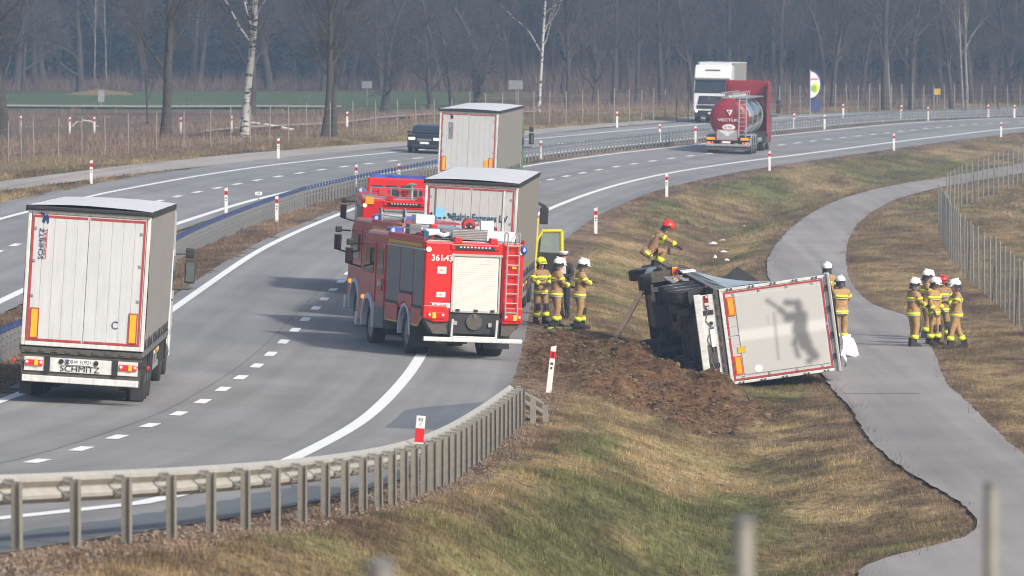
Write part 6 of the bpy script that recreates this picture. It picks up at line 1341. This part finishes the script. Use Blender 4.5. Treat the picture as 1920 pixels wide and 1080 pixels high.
person(at(1014, 177), 155, 'firefighter in a yellow helmet with hands on the hips beside the white roofed trailer', 'helmet_yellow', arms='front', H=.97, tex='turnout_dark', stride=.06, head_t=(5, 0))
person(at(1043, 175), 70, 'white helmeted firefighter standing between the yellow helmeted one and the lone one, facing right', arms='front', H=1.02, stride=.08, head_t=(15, 0), lean=4)
person(at(1057, 182), 200, 'police officer in dark uniform with white cap holding papers beside the open yellow door', police=True, arms='front', H=1.0, stride=.05)
person(at(1087, 175.5), 75, 'white helmeted firefighter standing alone on the grass verge right of the open door', arms='folded', H=1.02, stride=.10, head_t=(20, 0), lean=4)
Yc = 171.5; pz = HC + ray(1232, 505)[2] * Yc / ray(1232, 505)[1]
p_ = person(((1229 - 960) * Yc / F, Yc, pz), 85, 'red helmeted firefighter crouching on top of the overturned tractor unit', 'helmet_red', crouch=True, arms='reach', H=1.0, head_t=(25, 0), tex='turnout_dark', arm_pose=((-.25, .22, -.08), (-.22, .42, -.22)))
person(at(1577, 177), 345, 'white helmeted firefighter standing beside the roof end of the overturned trailer, body in view', arms='folded', H=1.02, head_t=(10, 0))
person(at(1551, 185), 10, 'firefighter hidden behind the overturned trailer with only a white helmet showing', H=1.06, arms='front')
G5 = ((1714, 176.2, 60, 'leftmost firefighter of the group of five on the cycle path, feet on the asphalt', 'helmet_white', 'front', .05, 1.0, 'turnout'), (1738, 181, 75, 'tallest white helmeted firefighter, second from the left in the group of five', 'helmet_white', 'front', .06, 1.04, 'turnout'), (1752, 177.5, 120, 'third firefighter from the left in the group of five, half covered by the others', 'helmet_white', 'down', .05, 1.0, 'turnout'), (1768, 179.5, 170, 'red helmeted firefighter in the group of five by the path', 'helmet_red', 'down', .12, .99, 'turnout_dark'), (1795, 175.8, 260, 'rightmost white helmeted firefighter of the group of five, one foot back on the grass', 'helmet_white', 'folded', .20, 1.0, 'turnout'))
for px, Y, fc, l, hm, ar, st_, H_, tx in G5: person(at(px, Y), fc, l, hm, arms=ar, stride=st_, H=H_, tex=tx, head_t=(14, 0))
# ================================================================ small things
X, Y, Z = at(1046, 175.0); r = empty('rescue_stretcher', (X, Y - .55, gz(X, Y - .55)), (0, 0, R(8)), 'green and black rescue board lying on the verge at the firefighters feet', 'stretcher')
MB().bx(-.35, .55, -.25, .25, .02, .10).build('base', M['black'], r, bevel=.02); MB().bx(-.32, .35, -.28, -.24, .03, .09).build('side_strip', M['green_gear'], r)
for x in (-.2, .1, .4): MB().bx(x - .03, x + .03, -.24, .24, .10, .16).build('strap', M['black'], r)
X, Y, Z = at(1142, 163); p0 = Vector((X, Y, Gn(X, Y) - .15)); q0 = Vector(((1203 - 960) * 168 / F, 168.0, HC + ray(1203, 548)[2] * 168 / ray(1203, 548)[1]))
r = empty('timber_prop', tuple(p0), label='long brown timber beam leaning against the front of the overturned truck', cat='beam'); d_ = q0 - p0
bm_ = MB().box((0, 0, d_.length / 2), (.13, .09, d_.length)); bm_.xf(d_.to_track_quat('Z', 'Y').to_matrix().to_4x4()); bm_.build('beam', M['wood'], r, bevel=.012)
def crumple(name, loc, s, m, seed, label, cat, n=9, flat=.3, grp=None):
    rd = random.Random(seed); v = []; f = []
    for j in range(n):
        for i in range(n):
            a, b = i / (n - 1) - .5, j / (n - 1) - .5; k = 1 - .3 * abs(a * b) * 4 * rd.random(); v.append((a * s[0] * k, b * s[1] * k, s[2] * (max(0, 1 - (a * a + b * b) * 3.6)) * rd.uniform(.5, 1) + .01))
    for j in range(n - 1):
        for i in range(n - 1): f.append((j * n + i, j * n + i + 1, (j + 1) * n + i + 1, (j + 1) * n + i))
    b = MB(); b.add(v, f); o = b.build(name, m, smooth_=False); sd = o.modifiers.new('thickness', 'SOLIDIFY'); sd.thickness = .01; o.location = loc; o.rotation_euler = (0, 0, rd.uniform(-.4, .4)); return tag(o, label, cat, grp)
for i, (px, py, w_, d2, h2, l) in enumerate(((1337, 459, .38, .5, .10, 'largest white scrap lying on the grass bank above the wreck'), (1355, 452, .22, .3, .05, 'thin white scrap right of the largest one on the bank'), (1357, 474, .30, .35, .06, 'narrow white scrap midway down the bank'), (1341, 485, .14, .2, .12, 'small upright white scrap on the bank'), (1363, 490, .18, .2, .10, 'lowest white scrap on the bank, nearest to the path'), (1395, 425, .15, .2, .03, 'faint white scrap highest on the bank'))):
    X, Y, Z = spot(px, py); crumple('litter_scrap', (X, Y, Z + .02), (w_, d2, h2), M['cloth_white'], i, l, 'litter', 6, grp='white scraps on the bank')
X, Y, Z = at(1592, 170.5); crumple('white_bag', (X, Y, Z + .02), (.55, .5, .62), M['bag'], 41, 'bulky white bag standing on the path edge right of the overturned trailer', 'bag', 9)
X, Y, Z = at(1412, 153); 
# torn white tarp hanging from the roof edge of the wreck
v = []; f = []; n = 12
for i in range(n):
    for j in range(7):
        z = 3.97 + .05 + .05 * j * (i / n) + .02 * math.sin(i * 1.3 + j); v.append((1.22 - i * .075, -.08 + j * .07, z + .03 * math.sin(i * .9)))
for i in range(n - 1):
    for j in range(6): f.append((i * 7 + j, i * 7 + j + 1, i * 7 + j + 8, i * 7 + j + 7))
b = MB(); b.add(v, f); o = b.build('torn_sheet', M['cloth_white'], tw, smooth_=True)
MB().add([(-1.26, 9.5, 1.9), (-1.26, 9.5, 3.1), (-1.66, 9.5, 2.5), (-1.26, 9.75, 1.9), (-1.26, 9.75, 3.1), (-1.66, 9.6, 2.5)], [(0, 1, 2)]) if 0 else MB().prism([(-.85, 1.9), (-.75, 3.0), (-1.22, 2.5)], 9.5, 9.7, 'y').build('bent_plate', M['black'], tw)
MB().bx(-1.34, -1.30, 8.6, 9.5, .95, 1.3).build('white_sheet', M['cloth_white'], tw)
# fallen leaning pale trunk in the left weeds
X, Y = hitg(500, 247); r = empty('fallen_trunk', (X, Y, gz(X, Y)), label='pale fallen trunk lying in the weeds right of the white birch', cat='log'); MB().tube((-1.6, 0, .62), (0, 0, .42), .05, .07, n=8).tube((0, 0, .42), (1.6, .4, .1), .07, .09, n=8).build('trunk', M['birch'], r)
X, Y = hitg(158, 240); r = empty('bent_branch', (X, Y, gz(X, Y)), label='arched pale branch over the weeds at the far left', cat='branch'); MB().path([(-.9, 0, .0), (-.5, 0, .42), (0, 0, .5), (.5, 0, .42), (.9, 0, .1)], .05, 6).build('stem', M['birch'], r)
# mound of earth at the edge of the green field
hx, hy = np.meshgrid(np.linspace(-1, 1, 50), np.linspace(-1, 1, 10)); X0, Y0 = hitg(140, 191)[0], 545.
mz = np.clip(1 - hx ** 2, 0, 1) * np.clip(1 - hy ** 2, 0, 1) * (.35 + .5 * fbm(hx * 9 + 40, hy * 3, 2, 3)); me = grid_mesh('earth_mound', X0 + hx * 3.2, Y0 + hy * 1.5, gz(X0, Y0) + mz * .8 - .08); o = link_mesh('earth_mound', me, M['turf'], kind='structure')
